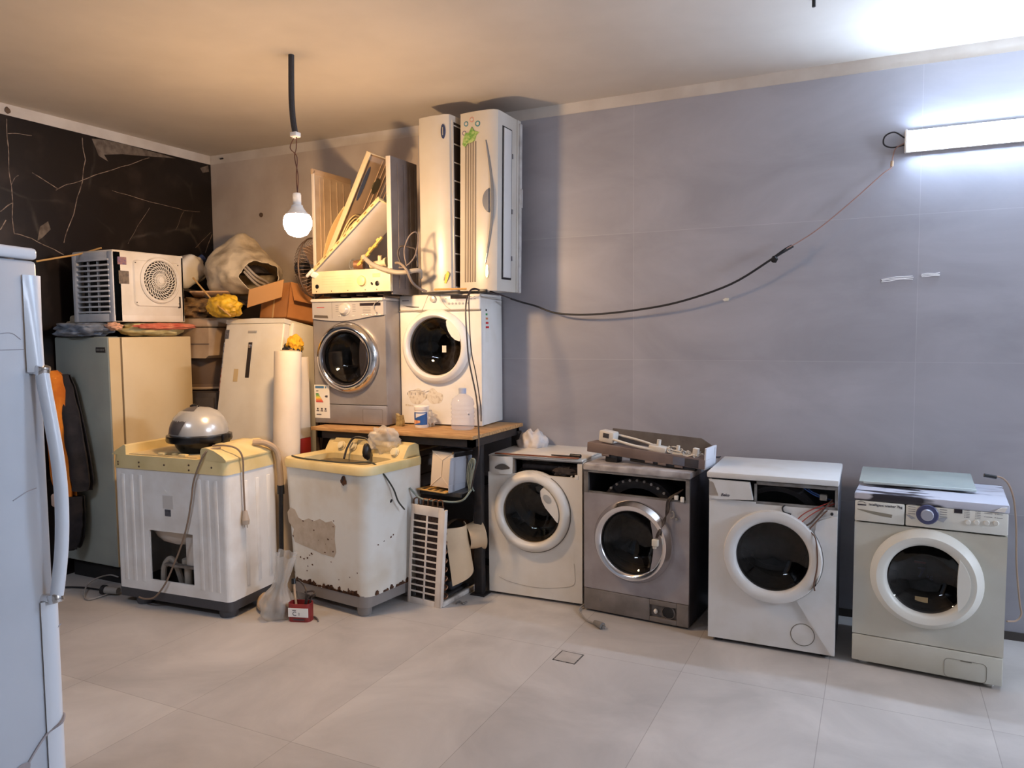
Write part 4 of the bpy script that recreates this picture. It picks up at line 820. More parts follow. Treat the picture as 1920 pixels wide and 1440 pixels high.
def stack():
    t = thing('old_cabinet', 'dark old cabinet at the bottom of the pile between the two fridges', 'cabinet', (.05, -.72, 0))
    MB().box(0, 0, 0, .7, .62, 1.24, .02).build('body', DARKBOX, t); MB().box(.02, -.012, .06, .68, 0, 1.2, .006).build('door', DARKBOX, t)
    t = thing('spare_tub', 'rounded brown-grey tub stacked under the tan chest body', 'tub', (.4, -.42, 1.24))
    MB().lathe([(0, .0), (.26, 0), (.285, .015), (.285, .03), (.27, .05), (.29, .16), (.295, .245), (0, .245)], (0, 0, 0), (0, 0, 1), 40).build('body', mat('brown grey tub', S(104, 84, 68), .6), t)
    MB().tube([(.285 * math.cos(a * PI / 20), .285 * math.sin(a * PI / 20), .02) for a in range(40)], .01, 6, sub=1, closed=True).build('rim', mat('tan rim', S(170, 146, 118), .5), t)
    t = thing('chest_body', 'tan plastic chest body with lid line, stacked between the two fridges', 'appliance casing', (.08, -.74, 1.485))
    TN = mat('tan plastic', S(176, 152, 124), .5, c2=S(158, 134, 108), scale=5)
    b = MB().prism([(.0, .0), (.0, .0)] and [(0, .02), (.04, 0), (.6, 0), (.63, .02), (.64, .22), (0, .22)], 0, .62, 0, 'y'); b.build('body', TN, t)
    MB().box(-.01, -.015, .225, .655, .63, .29, .018, 3).build('lid', TN, t)
    MB().box(0, -.004, .1, .64, 0, .106).build('seam', mat('seam brown', S(110, 92, 66), .7), t)
stack()
def sack():
    t = thing('woven_sack', 'bulging white sack, its torn mouth showing dark hoses, on the heap in the corner', 'sack', (.74, -.40, 1.95))
    SK = mat('sack cloth', S(222, 206, 178), .85, c2=S(150, 132, 106), scale=7, lo=.45, hi=.75, bump=.6, bscale=14)
    A = Vector((.80, -.42, -.12)).normalized(); U = Vector((0, 0, 1)); U = (U - A * U.dot(A)).normalized(); V = A.cross(U)
    def fn(u, v, k=1.0):
        a = 2 * PI * u; s = -.36 + .74 * v
        r = .245 * math.sqrt(max(.0, 1 - ((v - .42) / .43) ** 2)) if v < .42 else .245 - .115 * ((v - .42) / .58) ** 1.5
        c, q = math.cos(a), math.sin(a)
        r *= 1 + .05 * math.sin(5 * a + 6 * v) * v + .13 * noise.noise(Vector((c * 2.2, q * 2.2, v * 4))) + .05 * noise.noise(Vector((c * 6, q * 6, v * 9)))
        r *= k
        p = A * s * .92 + U * (r * c) + V * (r * q * 1.1) + Vector((0, 0, .19))
        pk = max(0, c) ** 6 * math.exp(-((v - .32) / .16) ** 2); p += Vector((.02, 0, .14)) * pk
        if p.z < .0: p.z = .0 + p.z * .05
        return p
    SQ = Matrix.Diagonal((1, 1, .82, 1))
    b = MB(); b.M = SQ; b.grid(fn, 56, 34, thick=.004); b.build('bag_cloth', SK, t, smooth=80)
    b = MB(); b.M = SQ; M = A * .2 + Vector((0, 0, .18)); b.blob(M, (.13, .11, .1), .25, 2, 4, 4, flat=.02 - 0); b.build('contents', mat('dark contents', S(48, 40, 38), .7, c2=S(24, 20, 20), scale=12), t, smooth=70)
    for k in range(3):
        q = A * .3 + Vector((0, 0, .17 - .03 * k)); MB().tube([q + V * .1 + U * .08, q + V * .03 + A * .05, q - V * .05 + A * .03 - U * .04, q - V * .09 - U * .07], .009, 7).build('hose', mat('grey hose', S(150, 140, 130), .5), t)
sack()
cloth('yellow_bag', 'crumpled yellow plastic bag in the heap beside the open carton', (.90, -.76, 1.85), (.13, .08, .08), .28, S(220, 176, 40), 21, 'plastic bag', c2=S(150, 110, 20), flat=-.075, freq=3.5, rough=.5)
cloth('paper_heap', 'crumpled brown paper next to the air cooler on the heap', (.52, -.66, 1.84), (.22, .11, .075), .4, S(150, 116, 70), 22, 'paper', c2=S(66, 46, 30), flat=-.065, freq=4, rough=.8)
cloth('paper_heap', 'dark brown wrapping lying between the brown paper and the sack', (.36, -.43, 1.86), (.3, .2, .09), .35, S(76, 58, 44), 23, 'wrapping', c2=S(40, 28, 22), flat=-.095, freq=3, rough=.8)
o = MB().box(-.14, -.05, 0, .14, .05, .012, .001); o.v = [Matrix.Rotation(.5, 4, 'Z') @ Matrix.Rotation(-.35, 4, 'X') @ v + Vector((.63, -.62, 1.945)) for v in o.v]
tag(o.build('cardboard_piece', mat('pale card', S(190, 150, 110), .8)), 'flat piece of tan cardboard lying on the brown paper heap', 'cardboard')
b = MB(); b.grid(lambda u, v: (.28 + .62 * u, -.62 + .16 * v + .02 * math.sin(u * 9), 2.0 - .12 * u + .02 * noise.noise(Vector((u * 5, v * 4, 0)))), 20, 8, thick=.012)
tag(b.build('tarp', mat('grey tarp', S(90, 78, 66), .8, c2=S(56, 46, 38), scale=14, bump=.4)), 'grey folded sheet running below the sack towards the carton', 'sheet')
def carton():
    t = thing('cardboard_box', 'open brown cardboard box with one flap hanging forward, on top of the leaning fridge', 'box', (1.17, -.37, 1.745), R(-14), rx=R(-9))
    KB = mat('cardboard', S(186, 128, 74), .85, c2=S(170, 112, 62), scale=5)
    a, d, h = .17, .17, .25; k = .006
    b = MB(); b.box(-a, -d, 0, a, -d + k, h); b.box(-a, d - k, 0, a, d, h); b.box(-a, -d, 0, -a + k, d, h); b.box(a - k, -d, 0, a, d, h); b.box(-a, -d, 0, a, d, k); b.build('box_body', KB, t)
    mw = Matrix.Translation(t.location) @ Euler((R(-9), 0, R(-14))).to_matrix().to_4x4(); inv = mw.inverted()
    Q = [inv @ at(x, y, 1, v) for x, y, v in ((467, 543, -.66), (532, 524, -.62), (528, 557, -.585), (463, 577, -.625))]; nn = (Q[1] - Q[0]).cross(Q[3] - Q[0]).normalized() * .006
    f = MB().add(Q + [q + nn for q in Q], [(0, 1, 2, 3), (7, 6, 5, 4), (0, 4, 5, 1), (1, 5, 6, 2), (2, 6, 7, 3), (3, 7, 4, 0)])
    f.build('flap', mat('cardboard flap', S(200, 150, 96), .85), t, 'lighter flap tilted outwards')
    f = MB().box(0, -d, 0, .15, d, .005); f.v = [Matrix.Translation((a, 0, h)) @ Matrix.Rotation(R(62), 4, 'Y') @ v for v in f.v]; f.build('flap', KB, t)
    MB().box(-.012, -d - .0015, .0, .004, -d, .2).build('tape', mat('shiny tape', S(206, 170, 120), .2), t)
carton()
def fan():
    t = thing('pedestal_fan', 'wire cage of a standing fan behind the carton, half hidden by the ribbed panels', 'fan', (at(588, 503, 1, -.5).x, -.5, 0))
    WM = mat('dull wire', S(104, 86, 74), .5, .4); Z = at(588, 503, 1, -.5).z
    MB().lathe([(0, 0), (.13, 0), (.12, .02), (.03, .04), (.02, .06)], (0, 0, 0), (0, 0, 1), 30).build('base', BLACK, t)
    MB().cyl((0, 0, .04), (0, 0, Z - .05), .014).build('pole', WM, t)
    A = Vector((.98, .2, 0)); U = Vector((0, 0, 1)); V = A.cross(U); c0 = Vector((0, 0, Z)); b = MB(); r = .205
    b.tube([c0 + (U * math.cos(a * PI / 24) + V * math.sin(a * PI / 24)) * r for a in range(48)], .006, 6, sub=1, closed=True)
    for q in range(48):
        a = q * PI / 24; e = U * math.cos(a) + V * math.sin(a)
        for s_ in (1, -1): b.tube([c0 + e * r, c0 + e * r * .85 + A * .05 * s_, c0 + e * .05 + A * .075 * s_], .0016, 4, sub=2)
    b.build('cage', WM, t)
    b = MB(); b.cyl(c0 - A * .12, c0 - A * .05, .05); b.build('motor', BLACK, t)
    b = MB()
    for q in range(3):
        a = q * 2.094; e = U * math.cos(a) + V * math.sin(a); g = U * math.cos(a + .7) + V * math.sin(a + .7); b.add([c0 + e * .03 + A * .02, c0 + e * .17 + A * .03, c0 + g * .17 - A * .02, c0 + g * .03 - A * .01], [(0, 1, 2, 3)])
    b.build('blades', mat('smoky blade', S(120, 100, 88), .4), t)
fan()
def roll():
    t = thing('foam_roll', 'tall white roll of sheet material standing between the leaning fridge and the rusty washer', 'roll', (1.59, -.99, 0), rx=R(-3.5))
    MB().lathe([(.03, 0), (.086, 0), (.086, 1.545), (.06, 1.55), (.03, 1.548), (.03, 0)], (0, 0, 0), (0, 0, 1), 36).build('roll', mat('roll white', S(226, 212, 192), .7, c2=S(216, 200, 178), scale=4), t)
    MB().tube([(.02 + .0011 * a * math.cos(a * .4), .0011 * a * math.sin(a * .4), 1.552) for a in range(60)], .0016, 4, sub=1).build('spiral_edge', mat('roll shade', S(170, 150, 126), .8), t)
roll()
def redbox():
    t = thing('white_and_red_box', 'tall white box with red lower part behind the white roll', 'box', (1.40, -.80, 0))
    b = MB().box(0, 0, .0, .15, .15, .95, .004, mi=1); b.box(0, 0, .95, .15, .15, 1.5, .004, mi=0); b.box(.0, -.001, 1.2, .15, 0, 1.203, mi=2)
    b.build('box_body', [mat('off white card', S(222, 208, 186), .7), mat('red card', S(150, 40, 34), .6), mat('seam beige', S(176, 166, 152), .7)], t)
redbox()
cloth('yellow_glove', 'yellow crumpled glove on the box beside the silver washer', (1.505, -.73, 1.585), (.045, .05, .06), .4, S(224, 166, 40), 31, 'glove', freq=3)
cloth('black_bag', 'small black plastic bag under the yellow glove beside the silver washer', (1.475, -.725, 1.555), (.06, .05, .055), .35, S(40, 36, 38), 32, 'plastic bag', flat=-.05, freq=3.5, rough=.4)
for pts, lab in (([at(68, 490, 1, -1.62), at(110, 483, 1, -1.5), at(150, 476, 1, -1.36), at(190, 468, 1, -1.30) + Vector((0, 0, .012))], 'yellow cord running from the air cooler top to the front refrigerator'),
                 ([at(362, 521, 1, -.74), at(385, 548, 1, -.80), at(405, 570, 1, -.83), at(432, 592, 1, -.86)], 'thin tan cord hanging down over the yellow bag')):
    tag(MB().tube(pts, .006, 6).build('cord', mat('tan cord', S(198, 156, 96), .8)), lab, 'cord')

# ------------------------------------------------------------------ rusty top loader
def top_loader():
    t = thing('top_loading_washer', 'rusty white top-loading washer with beige sloped control panel', 'washing machine', (1.75, -1.11, 0), R(-7.5))
    W, D = .66, .52
    WB = mat('worn white', S(222, 220, 212), .45, c2=S(206, 196, 178), scale=3.5, lo=.45, hi=.75); YB = mat('beige plastic', S(222, 202, 150), .5, c2=S(206, 184, 128), scale=5)
    GB = mat('grey base', S(132, 126, 122), .6)
    b = MB().prism(rrect(.01, .0, W - .01, D, .06), .055, .125, axis='z'); b.build('base', GB, t)
    for x in (.07, W - .07):
        for y in (.05, D - .07): MB().lathe([(0, 0), (.035, 0), (.042, .012), (.045, .06), (0, .06)], (x, y, 0), (0, 0, 1), 18).build('foot', GB, t)
    P0 = rrect(0, -.0, W, D, .075, 8); P1 = rrect(-.045, -.01, W + .022, D, .08, 8); n = len(P0)
    vs = [(x, y, .12) for x, y in P0] + [(x, y, .845) for x, y in P1]
    b = MB().add(vs, [(i, (i + 1) % n, n + (i + 1) % n, n + i) for i in range(n)]); b.build('body', WB, t)
    def front(u, z, o=.001):
        k = (z - .12) / .725; x0, x1 = -.045 * k, W + .022 * k; return (u, -.01 * k - o, z)
    st = MB(); pts = [(.0, .55), (.03, .585), (.07, .575), (.1, .53), (.14, .515), (.19, .535), (.24, .525), (.29, .545), (.34, .53), (.39, .545), (.42, .52), (.41, .44), (.42, .36), (.4, .325), (.3, .33), (.22, .345), (.12, .36), (.06, .37), (.04, .41), (.055, .45), (.01, .49)]
    st.add([front(u, z) for u, z in pts], [tuple(range(len(pts)))]); st.build('glue_stain', mat('glue stain', S(188, 174, 156), .7, c2=S(176, 160, 140), scale=20), t)
    rs = random.Random(3); ru = MB()
    for i in range(34):
        u = .06 + .53 * rs.random(); hgt = .008 + .02 * rs.random() ** 2; ww = .008 + .02 * rs.random()
        p = blobpoly(u, .122 + hgt * .3, ww, hgt, .4, i, 12); ru.add([front(a, max(.1205, c), .0015) for a, c in p], [tuple(range(12))])
    for i in range(26):
        u = .03 + .58 * rs.random(); z = .15 + .45 * rs.random(); sz = .002 + .004 * rs.random(); p = blobpoly(u, z, sz * 1.3, sz, .4, i + 50, 9); ru.add([front(a, c, .0015) for a, c in p], [tuple(range(9))])
    for i in range(16):
        v = .08 + .3 * rs.random(); hgt = .008 + .014 * rs.random(); p = blobpoly(v, .122 + hgt * .3, .015, hgt, .4, i + 90, 12); ru.add([(W + .0015 + .022 * (c - .12) / .725, a, max(.1205, c)) for a, c in p], [tuple(range(12))])
    for v, z, sz in ((.2, .44, .008), (.22, .45, .006), (.09, .42, .006), (.14, .43, .005)):
        p = blobpoly(v, z, sz, sz * .8, .4, int(v * 100), 9); ru.add([(W + .0015 + .022 * (c - .12) / .725, a, c) for a, c in p], [tuple(range(9))])
    ru.build('rust_spots', mat('rust', S(92, 58, 34), .9, c2=S(52, 34, 24), scale=60), t)['kind'] = 'stuff'
    b = MB(); b.prism(blobpoly(.505, .8, .02, .03, .3, 3, 16), -.013, -.016); b.build('rust_hole', mat('rust', S(92, 58, 34), .9), t)
    b = MB(); b.prism(blobpoly(.5, .812, .008, .012, .3, 5, 10), -.0165, -.018); o = b.build('rust_hole_core', BLACK, t)
    b = MB().lathe([(.008, 0), (.006, .004), (0, .002)], (W + .018, .2, .66), (1, 0, 0), 10, sx=1.6); b.build('side_hole', BLACK, t)
    rim = MB(); O = rrect(-.055, -.02, W + .032, D, .09, 8); I = rrect(.05, .07, W - .07, D - .19, .05, 8); n = len(O)
    vs = [(x, y, .84) for x, y in O] + [(x, y, .875) for x, y in O] + [(x * .985 + .005, y * .98 + .008, .89) for x, y in O] + [(x, y, .885) for x, y in I] + [(x, y, .84) for x, y in I]
    rim.add(vs, [(k * n + i, k * n + (i + 1) % n, (k + 1) * n + (i + 1) % n, (k + 1) * n + i) for k in range(4) for i in range(n)]); rim.build('top_rim', YB, t)
    MB().box(.05, .07, .835, W - .07, D - .19, .85).build('lid_window', mat('smoky lid', S(88, 72, 56), .2, c2=S(60, 50, 42), scale=8), t)
    b = MB().prism([(D - .19, .885), (D - .15, .945), (D - .13, .965), (D - .07, .975), (D - .04, .96), (D - .03, .88)], -.02, W + .0, axis='x'); b.prism([(-.02, .885), (.0, .93), (.05, .975), (.42, .975), (W, .9), (W, .88)], D - .15, D - .05, axis='y'); b.build('control_panel', YB, t)
    SL = Vector((0, -.9, .42)).normalized()
    for u, z, y in ((.12, .93, .353), (.22, .932, .353), (.35, .925, .353), (.58, .922, .35)):
        b = MB(); b.lathe([(.03, 0), (.03, .004), (.026, .005)], (u, y, z), SL, 24); b.lathe([(.024, 0), (.022, .02), (0, .022)], (u, y, z), SL, 24); b.build('knob', mat('pale knob', S(224, 212, 176), .4), t)
    b = MB().blob((.39, .3, .92), (.022, .03, .05), .2, 2, 3, 3); b.build('plug_boot', BLACK, t)
    b = MB().tube([(.24, .25, .87), (.22, .3, .93), (.24, .34, .99), (.3, .37, .99), (.34, .38, .97)], .007, 7); b.build('power_cord', mat('black cable', S(28, 26, 28), .5), t)
    b = MB().tube([(-.02, .06, .893), (.12, .02, .895), (.35, .0, .9), (.5, .04, .897), (.62, .1, .9), (.68, .13, .84), (.705, .19, .74), (.715, .22, .66), (.72, .27, .6)], .005, 7); b.build('drape_cable', mat('dark green cable', S(50, 54, 48), .5), t)
top_loader()
def plastic_bag(name, label, c, rad, seed, amp=.3, m=None, group=None, shape=None, top=False):
    b = MB(); b.blob((0, 0, 0), rad, amp, 3, seed, 4, shape=shape); b.v = [v + Vector(c) for v in b.v]
    o = b.build(name, m or glass('clear plastic film', (.93, .93, .93), .15, milk=.33, milkcol=(.85, .8, .72), bump=.6), smooth=80)
    return tag(o, label, 'plastic bag', group)
plastic_bag('plastic_bag', 'clear crumpled plastic bag on the control panel of the rusty top loader', (2.27, -.80, .99), (.1, .055, .08), 41, .4)
def floor_bag():
    t = thing('plastic_bag', 'clear plastic bag of small parts standing on the floor between the two old washers', 'plastic bag', (1.875, -1.385, 0), ry=R(15))
    F = glass('clear plastic film', (.93, .93, .93), .15, milk=.33, milkcol=(.85, .8, .72), bump=.6)
    b = MB(); prof = [(0, .005), (.075, .006), (.095, .04), (.092, .09), (.07, .14), (.042, .185), (.034, .22), (.038, .28), (.046, .34), (.054, .4)]
    b.lathe(prof, (0, 0, 0), (0, 0, 1), 48, wob=lambda a, v: 1 + .12 * math.sin(4 * a + 9 * v) + .22 * v * math.sin(7 * a) + .1 * noise.noise(Vector((math.cos(a) * 2, math.sin(a) * 2, v * 7)))); b.build('film', F, t, smooth=80)
    b = MB()
    rs = random.Random(5); 
    for i in range(9): b.blob((rs.uniform(-.045, .045), rs.uniform(-.045, .045), .03 + .01 * i), (.028, .022, .02), .3, 3, i, 2)
    b.build('contents', mat('brown parts', S(120, 88, 66), .7, c2=S(60, 48, 42), scale=30), t)['kind'] = 'stuff'
floor_bag()
def tin():
    t = thing('red_tin', 'small red tin with white label holding tools, on the floor by the plastic bag', 'tin', (2.055, -1.36, 0), R(18))
    RT = mat('red tin', S(150, 44, 42), .4, c2=S(120, 34, 34), scale=9)
    O = rrect(-.068, -.04, .068, .04, .03); I = rrect(-.064, -.036, .064, .036, .027); n = len(O)
    b = MB().add([(x, y, 0) for x, y in O] + [(x, y, .105) for x, y in O] + [(x, y, .105) for x, y in I] + [(x, y, .006) for x, y in I], [(k * n + i, k * n + (i + 1) % n, (k + 1) * n + (i + 1) % n, (k + 1) * n + i) for k in range(3) for i in range(n)] + [tuple(range(n)), tuple(range(3 * n, 4 * n))]); b.build('can', RT, t)
    MB().box(-.06, -.0425, .03, .06, -.039, .082).build('label', STICK, t, 'white label')
    b = MB(); b.text('C', .036, -.035, .038, -.0428); b.box(-.035, -.0432, .068, -.012, -.0425, .072); b.text('2', .02, .0, .042, -.0428); b.box(-.03, -.0432, .012, .035, -.0395, .018); b.build('lettering', mat('dark print', S(70, 66, 74), .6), t)
tin()
tag(MB().tube([(2.03, -1.36, .02), (2.0, -1.345, .12), (1.985, -1.335, .2)], .007, 7, sub=1).build('stick', mat('wood stick', S(190, 160, 128), .7)), 'thin wooden stick standing in the red tin', 'stick')
tag(MB().cyl((1.983, -1.334, .195), (1.977, -1.33, .225), .014, .012, 12).build('brush_head', BLACK), 'black head on the stick in the red tin', 'brush')
for k, (pts, lab) in enumerate((([(2.06, -1.35, .02), (2.07, -1.33, .14), (2.04, -1.31, .18), (2.0, -1.32, .22)], 'bent dark rod in the red tin leaning towards the bag'), ([(2.08, -1.37, .02), (2.1, -1.35, .13), (2.13, -1.33, .155), (2.1, -1.31, .16), (2.05, -1.32, .15)], 'looped dark wire in the red tin'), ([(2.1, -1.345, .02), (2.11, -1.34, .12), (2.14, -1.33, .15)], 'short rusty rod at the right side of the red tin'))):
    tag(MB().tube(pts, .005, 6).build('metal_rod', mat('dark rod', S(66, 56, 50), .5, .4)), lab, 'rod')
tag(MB().tube([(2.1, -1.3, .005), (2.15, -1.33, .006), (2.17, -1.35, .005)], .005, 6).build('bolt', METAL), 'small bolt lying on the floor right of the red tin', 'bolt')
def floor_cords():
    BC = mat('black cable', S(28, 26, 28), .5)
    Fp = lambda x, y, z=.008: at(x, y, 2, z)
    t = thing('extension_lead', 'black cord with connector lying on the floor left of the twin-tub washer', 'cord', Fp(160, 1105, 0))
    o = Vector(t.location)
    MB().tube([Fp(q, w) - o for q, w in ((95, 1104), (125, 1101), (160, 1102), (195, 1107))], .006, 7).build('cable', BC, t)
    a, c = Fp(196, 1106, .03) - o, Fp(222, 1108, .03) - o; MB().cyl(a, c, .024, .022, 14).build('connector', mat('grey connector', S(150, 146, 140), .5), t)
    MB().cyl(a - (c - a) * .15, a + (c - a) * .1, .03, n=14).build('connector_ring', BC, t)
    t = thing('loose_cable', 'thin grey cord looping up on the floor below the tall fridge', 'cord', Fp(160, 1118, 0)); o = Vector(t.location)
    MB().tube([Fp(222, 1106) - o, Fp(190, 1118) - o, Fp(165, 1124) - o, Fp(158, 1116) - o, Fp(163, 1098, .03) - o, Fp(180, 1085, .06) - o, Fp(205, 1078, .06) - o, Fp(222, 1082, .05) - o], .005, 7).build('cable', mat('grey cord', S(150, 144, 138), .6), t)
floor_cords()

# ------------------------------------------------------------------ air conditioners standing on end
AW = mat('aircon white', S(203, 198, 190), .3, c2=S(195, 188, 177), scale=3)
def aircons():
    H = 1.105
    t = thing('air_conditioner', 'white air conditioner standing on end, blue oval badge near its top', 'air conditioner', (2.337, -.475, TZ + .882), R(0), group='air conditioner units on the upper washer')
    W, D = .25, .2
    P = [(.0, .03), (.012, .006), (.04, -.004), (.12, -.012), (.21, -.008), (.236, .004), (.244, .03), (.244, D), (0, D)]
    MB().prism(P, 0, H, axis='z', sc=1).build('casing', AW, t)
    b = MB(); b.box(-.012, .035, .02, .004, D, H - .03, .006); b.build('back_plate', mat('aged white', S(206, 186, 156), .5), t)
    b = MB(); b.box(.242, .04, .03, .2455, .19, H - .04); b.build('air_outlet', mat('dark slot', S(40, 30, 24), .5), t)
    for k in range(9): MB().box(.242, .04, .12 + k * .115, .25, .185, .127 + k * .115, .001).build('vane', AW, t)
    MB().box(.234, .022, .02, .249, .04, H - .03, .004).build('outlet_edge', AW, t)
    MB().prism([(.2 + .0145 * math.cos(R(a)), 1.0 + .046 * math.sin(R(a))) for a in range(0, 360, 12)], -.006, -.0165, 0, 'y', .95, (.2, 1.0)).build('badge', mat('navy badge', S(44, 58, 96), .35), t)
    MB().box(.197, -.0175, .975, .203, -.0155, 1.025, .001).build('badge_mark', mat('silver badge', S(190, 186, 176), .35, .5), t)
    b = MB(); b.prism([(.195, .05), (.207, .048), (.219, .075), (.231, .11), (.219, .125), (.201, .1)], -.006, -.0125); b.build('sticker', mat('yellow sticker', S(220, 190, 60), .5), t)
    b = MB(); b.text('NEW', .018, .199, .065, -.0128, M=Matrix.Translation((.199, 0, .065)) @ Matrix.Rotation(R(-75), 4, 'Y') @ Matrix.Translation((-.199, 0, -.065))); b.build('sticker_lettering', mat('dark print', S(70, 66, 74), .6), t)
    t = thing('air_conditioner', 'white air conditioner standing on end with grille lines and grey swoosh', 'air conditioner', (2.597, -.415, TZ + .882), R(0), ry=R(1.0), group='air conditioner units on the upper washer')
    W, D = .275, .32
    P = [(.0, .03), (.006, .004), (.03, -.004), (.13, -.02), (.21, -.022), (.25, -.014), (.272, .006), (.275, .04), (.275, D - .05), (.28, D - .05), (.28, D), (0, D)]
    MB().prism(P, .0, H + .008, axis='z').build('casing', AW, t)
    G = mat('grille shade', S(140, 128, 116), .6)
    for k in range(5):
        u = .047 + k * .019; y = -.004 - .016 * min(1, max(0, (u - .03) / .1)); MB().box(u, y - .0045, .055, u + .0105, y + .004, .93, .002).build('grille_rib', G, t)
    b = MB(); b.box(.2735, .06, .075, .2775, .195, 1.03); b.build('outlet_gap', BLACK, t)
    b = MB(); b.box(.274, .075, .088, .283, .182, 1.022, .003); b.build('louvre', mat('louvre white', S(214, 212, 210), .35), t)
    for z in (.2, .5, .85): MB().box(.275, .192, z, .285, .206, z + .03, .002).build('louvre_clip', mat('grey plastic', S(152, 148, 150), .4, .2), t)
    b = MB(); b.box(.27, D - .03, -.004, .292, D + .005, H - .01, .006); b.box(.275, D - .02, .55, .3, D + .005, .68, .01); b.build('back_plate', mat('dusty plate', S(200, 198, 196), .6, c2=S(168, 164, 160), scale=10), t)
    SW = mat('swoosh grey', S(124, 128, 136), .35, .4)
    L = [(.2 + .04 * math.sin(PI * i / 24), .17 + .76 * i / 24) for i in range(25)]; Rr = [(u + .005 + .011 * math.sin(PI * i / 24), z) for i, (u, z) in enumerate(L)]
    b = MB()
    def yy(u): return -.0225 if u < .215 else -.0225 + .008 * (u - .215) / .035
    for i in range(24):
        q = [L[i], Rr[i], Rr[i + 1], L[i + 1]]; b.add([(u, yy(u) - .004, z) for u, z in q] + [(u, yy(u) + .002, z) for u, z in q], [(0, 1, 2, 3), (0, 4, 5, 1), (1, 5, 6, 2), (2, 6, 7, 3), (3, 7, 4, 0)])
    b.build('swoosh_trim', SW, t)
    A = arc(.236, .56, .078, 100, 262, 20); A = [(.236 + (u - .236) * .72, z) for u, z in A]
    b = MB().prism(A, -.018, -.03, 0, 'y', .9, (.215, .56)); b.build('round_badge', mat('dark badge grey', S(104, 106, 112), .35, .4), t)
    for (u, z, r, c) in ((.055, 1.045, .016, S(70, 130, 150)), (.1, 1.065, .017, S(200, 150, 140)), (.143, 1.035, .018, S(60, 130, 140)), (.04, .99, .015, S(120, 110, 140))):
        b = MB().lathe([(r, 0), (r, .002), (0, .0022)], (u, -.0045 - .016 * min(1, max(0, (u - .03) / .1)), z), (0, -1, 0), 22, mi=0); b.lathe([(r * .62, .0024), (0, .0026)], (u, -.0045 - .016 * min(1, max(0, (u - .03) / .1)), z), (0, -1, 0), 18, mi=1); b.build('round_sticker', [mat('sticker%.2f' % u, c, .5), mat('sticker inner', S(206, 200, 190), .5)], t)
    b = MB(); b.prism([(.035, .915), (.04, .95), (.055, .985), (.08, .985), (.1, 1.02), (.118, .995), (.155, .982), (.135, .965), (.125, .935), (.1, .925), (.07, .92), (.05, .9)], -.012, -.0225); b.build('leaf_sticker', mat('leaf green', S(100, 150, 60), .5, c2=S(170, 190, 120), scale=60), t)
    MB().prism([(.215 + .011 * math.cos(R(a)), .12 + .042 * math.sin(R(a))) for a in range(0, 360, 12)], -.018, -.0245, 0, 'y', .97, (.215, .12)).build('gold_sticker', mat('gold foil', S(200, 170, 90), .3, .6, c2=S(240, 230, 200), scale=40), t)
aircons()
tag(MB().tube([(2.5, -.555, TZ + .889), (2.56, -.552, TZ + .889), (2.63, -.53, TZ + .889), (2.7, -.5, TZ + .889)], .007, 6).build('tan_strip', mat('tan cord', S(198, 156, 96), .8)), 'tan cord lying along the front of the upper white washer top', 'cord')
def black_leads():
    BC = mat('dark lead', S(48, 38, 38), .5); z = TZ + .882
    P = [at(*q) for q in ((905, 546, 1, -.46), (888, 541, 1, -.49), (878, 552, 1, -.545), (873, 580, 1, -.60), (876, 640, 1, -.62), (880, 680, 1, -.62), (893, 745, 1, -.66), (897, 800, 1, -.80))]
    t = thing('black_lead', 'long dark double cable hanging over the upper white washer and down past the table edge', 'cable', P[-1])
    o = P[-1]
    MB().tube([p - o for p in P] + [at(898, 850, 1, -.90) - o, at(890, 885, 1, -.88) - o, at(884, 915, 1, -.8) - o], .005, 7).build('cable', BC, t)
    MB().tube([P[0] - o, P[1] + Vector((.005, 0, -.006)) - o, P[2] - o + Vector((.008, 0, 0)), at(880, 600, 1, -.6) - o, at(884, 660, 1, -.6) - o, at(892, 700, 1, -.6) - o, at(901, 760, 1, -.62) - o, at(902, 790, 1, -.66) - o], .0035, 6).build('cable', BC, t)
    MB().box(-.03, -.012, -.01, .03, .012, .012, .004).build('plug', BLACK, t).location = P[0] - o
    MB().tube([at(918, 546, 1, -.40) - o, at(936, 552, 1, -.36) - o, at(959, 560, 0, 2.79) - o, at(970, 564, 0, 2.83) - o], .005, 6).build('cable', BC, t)
black_leads()

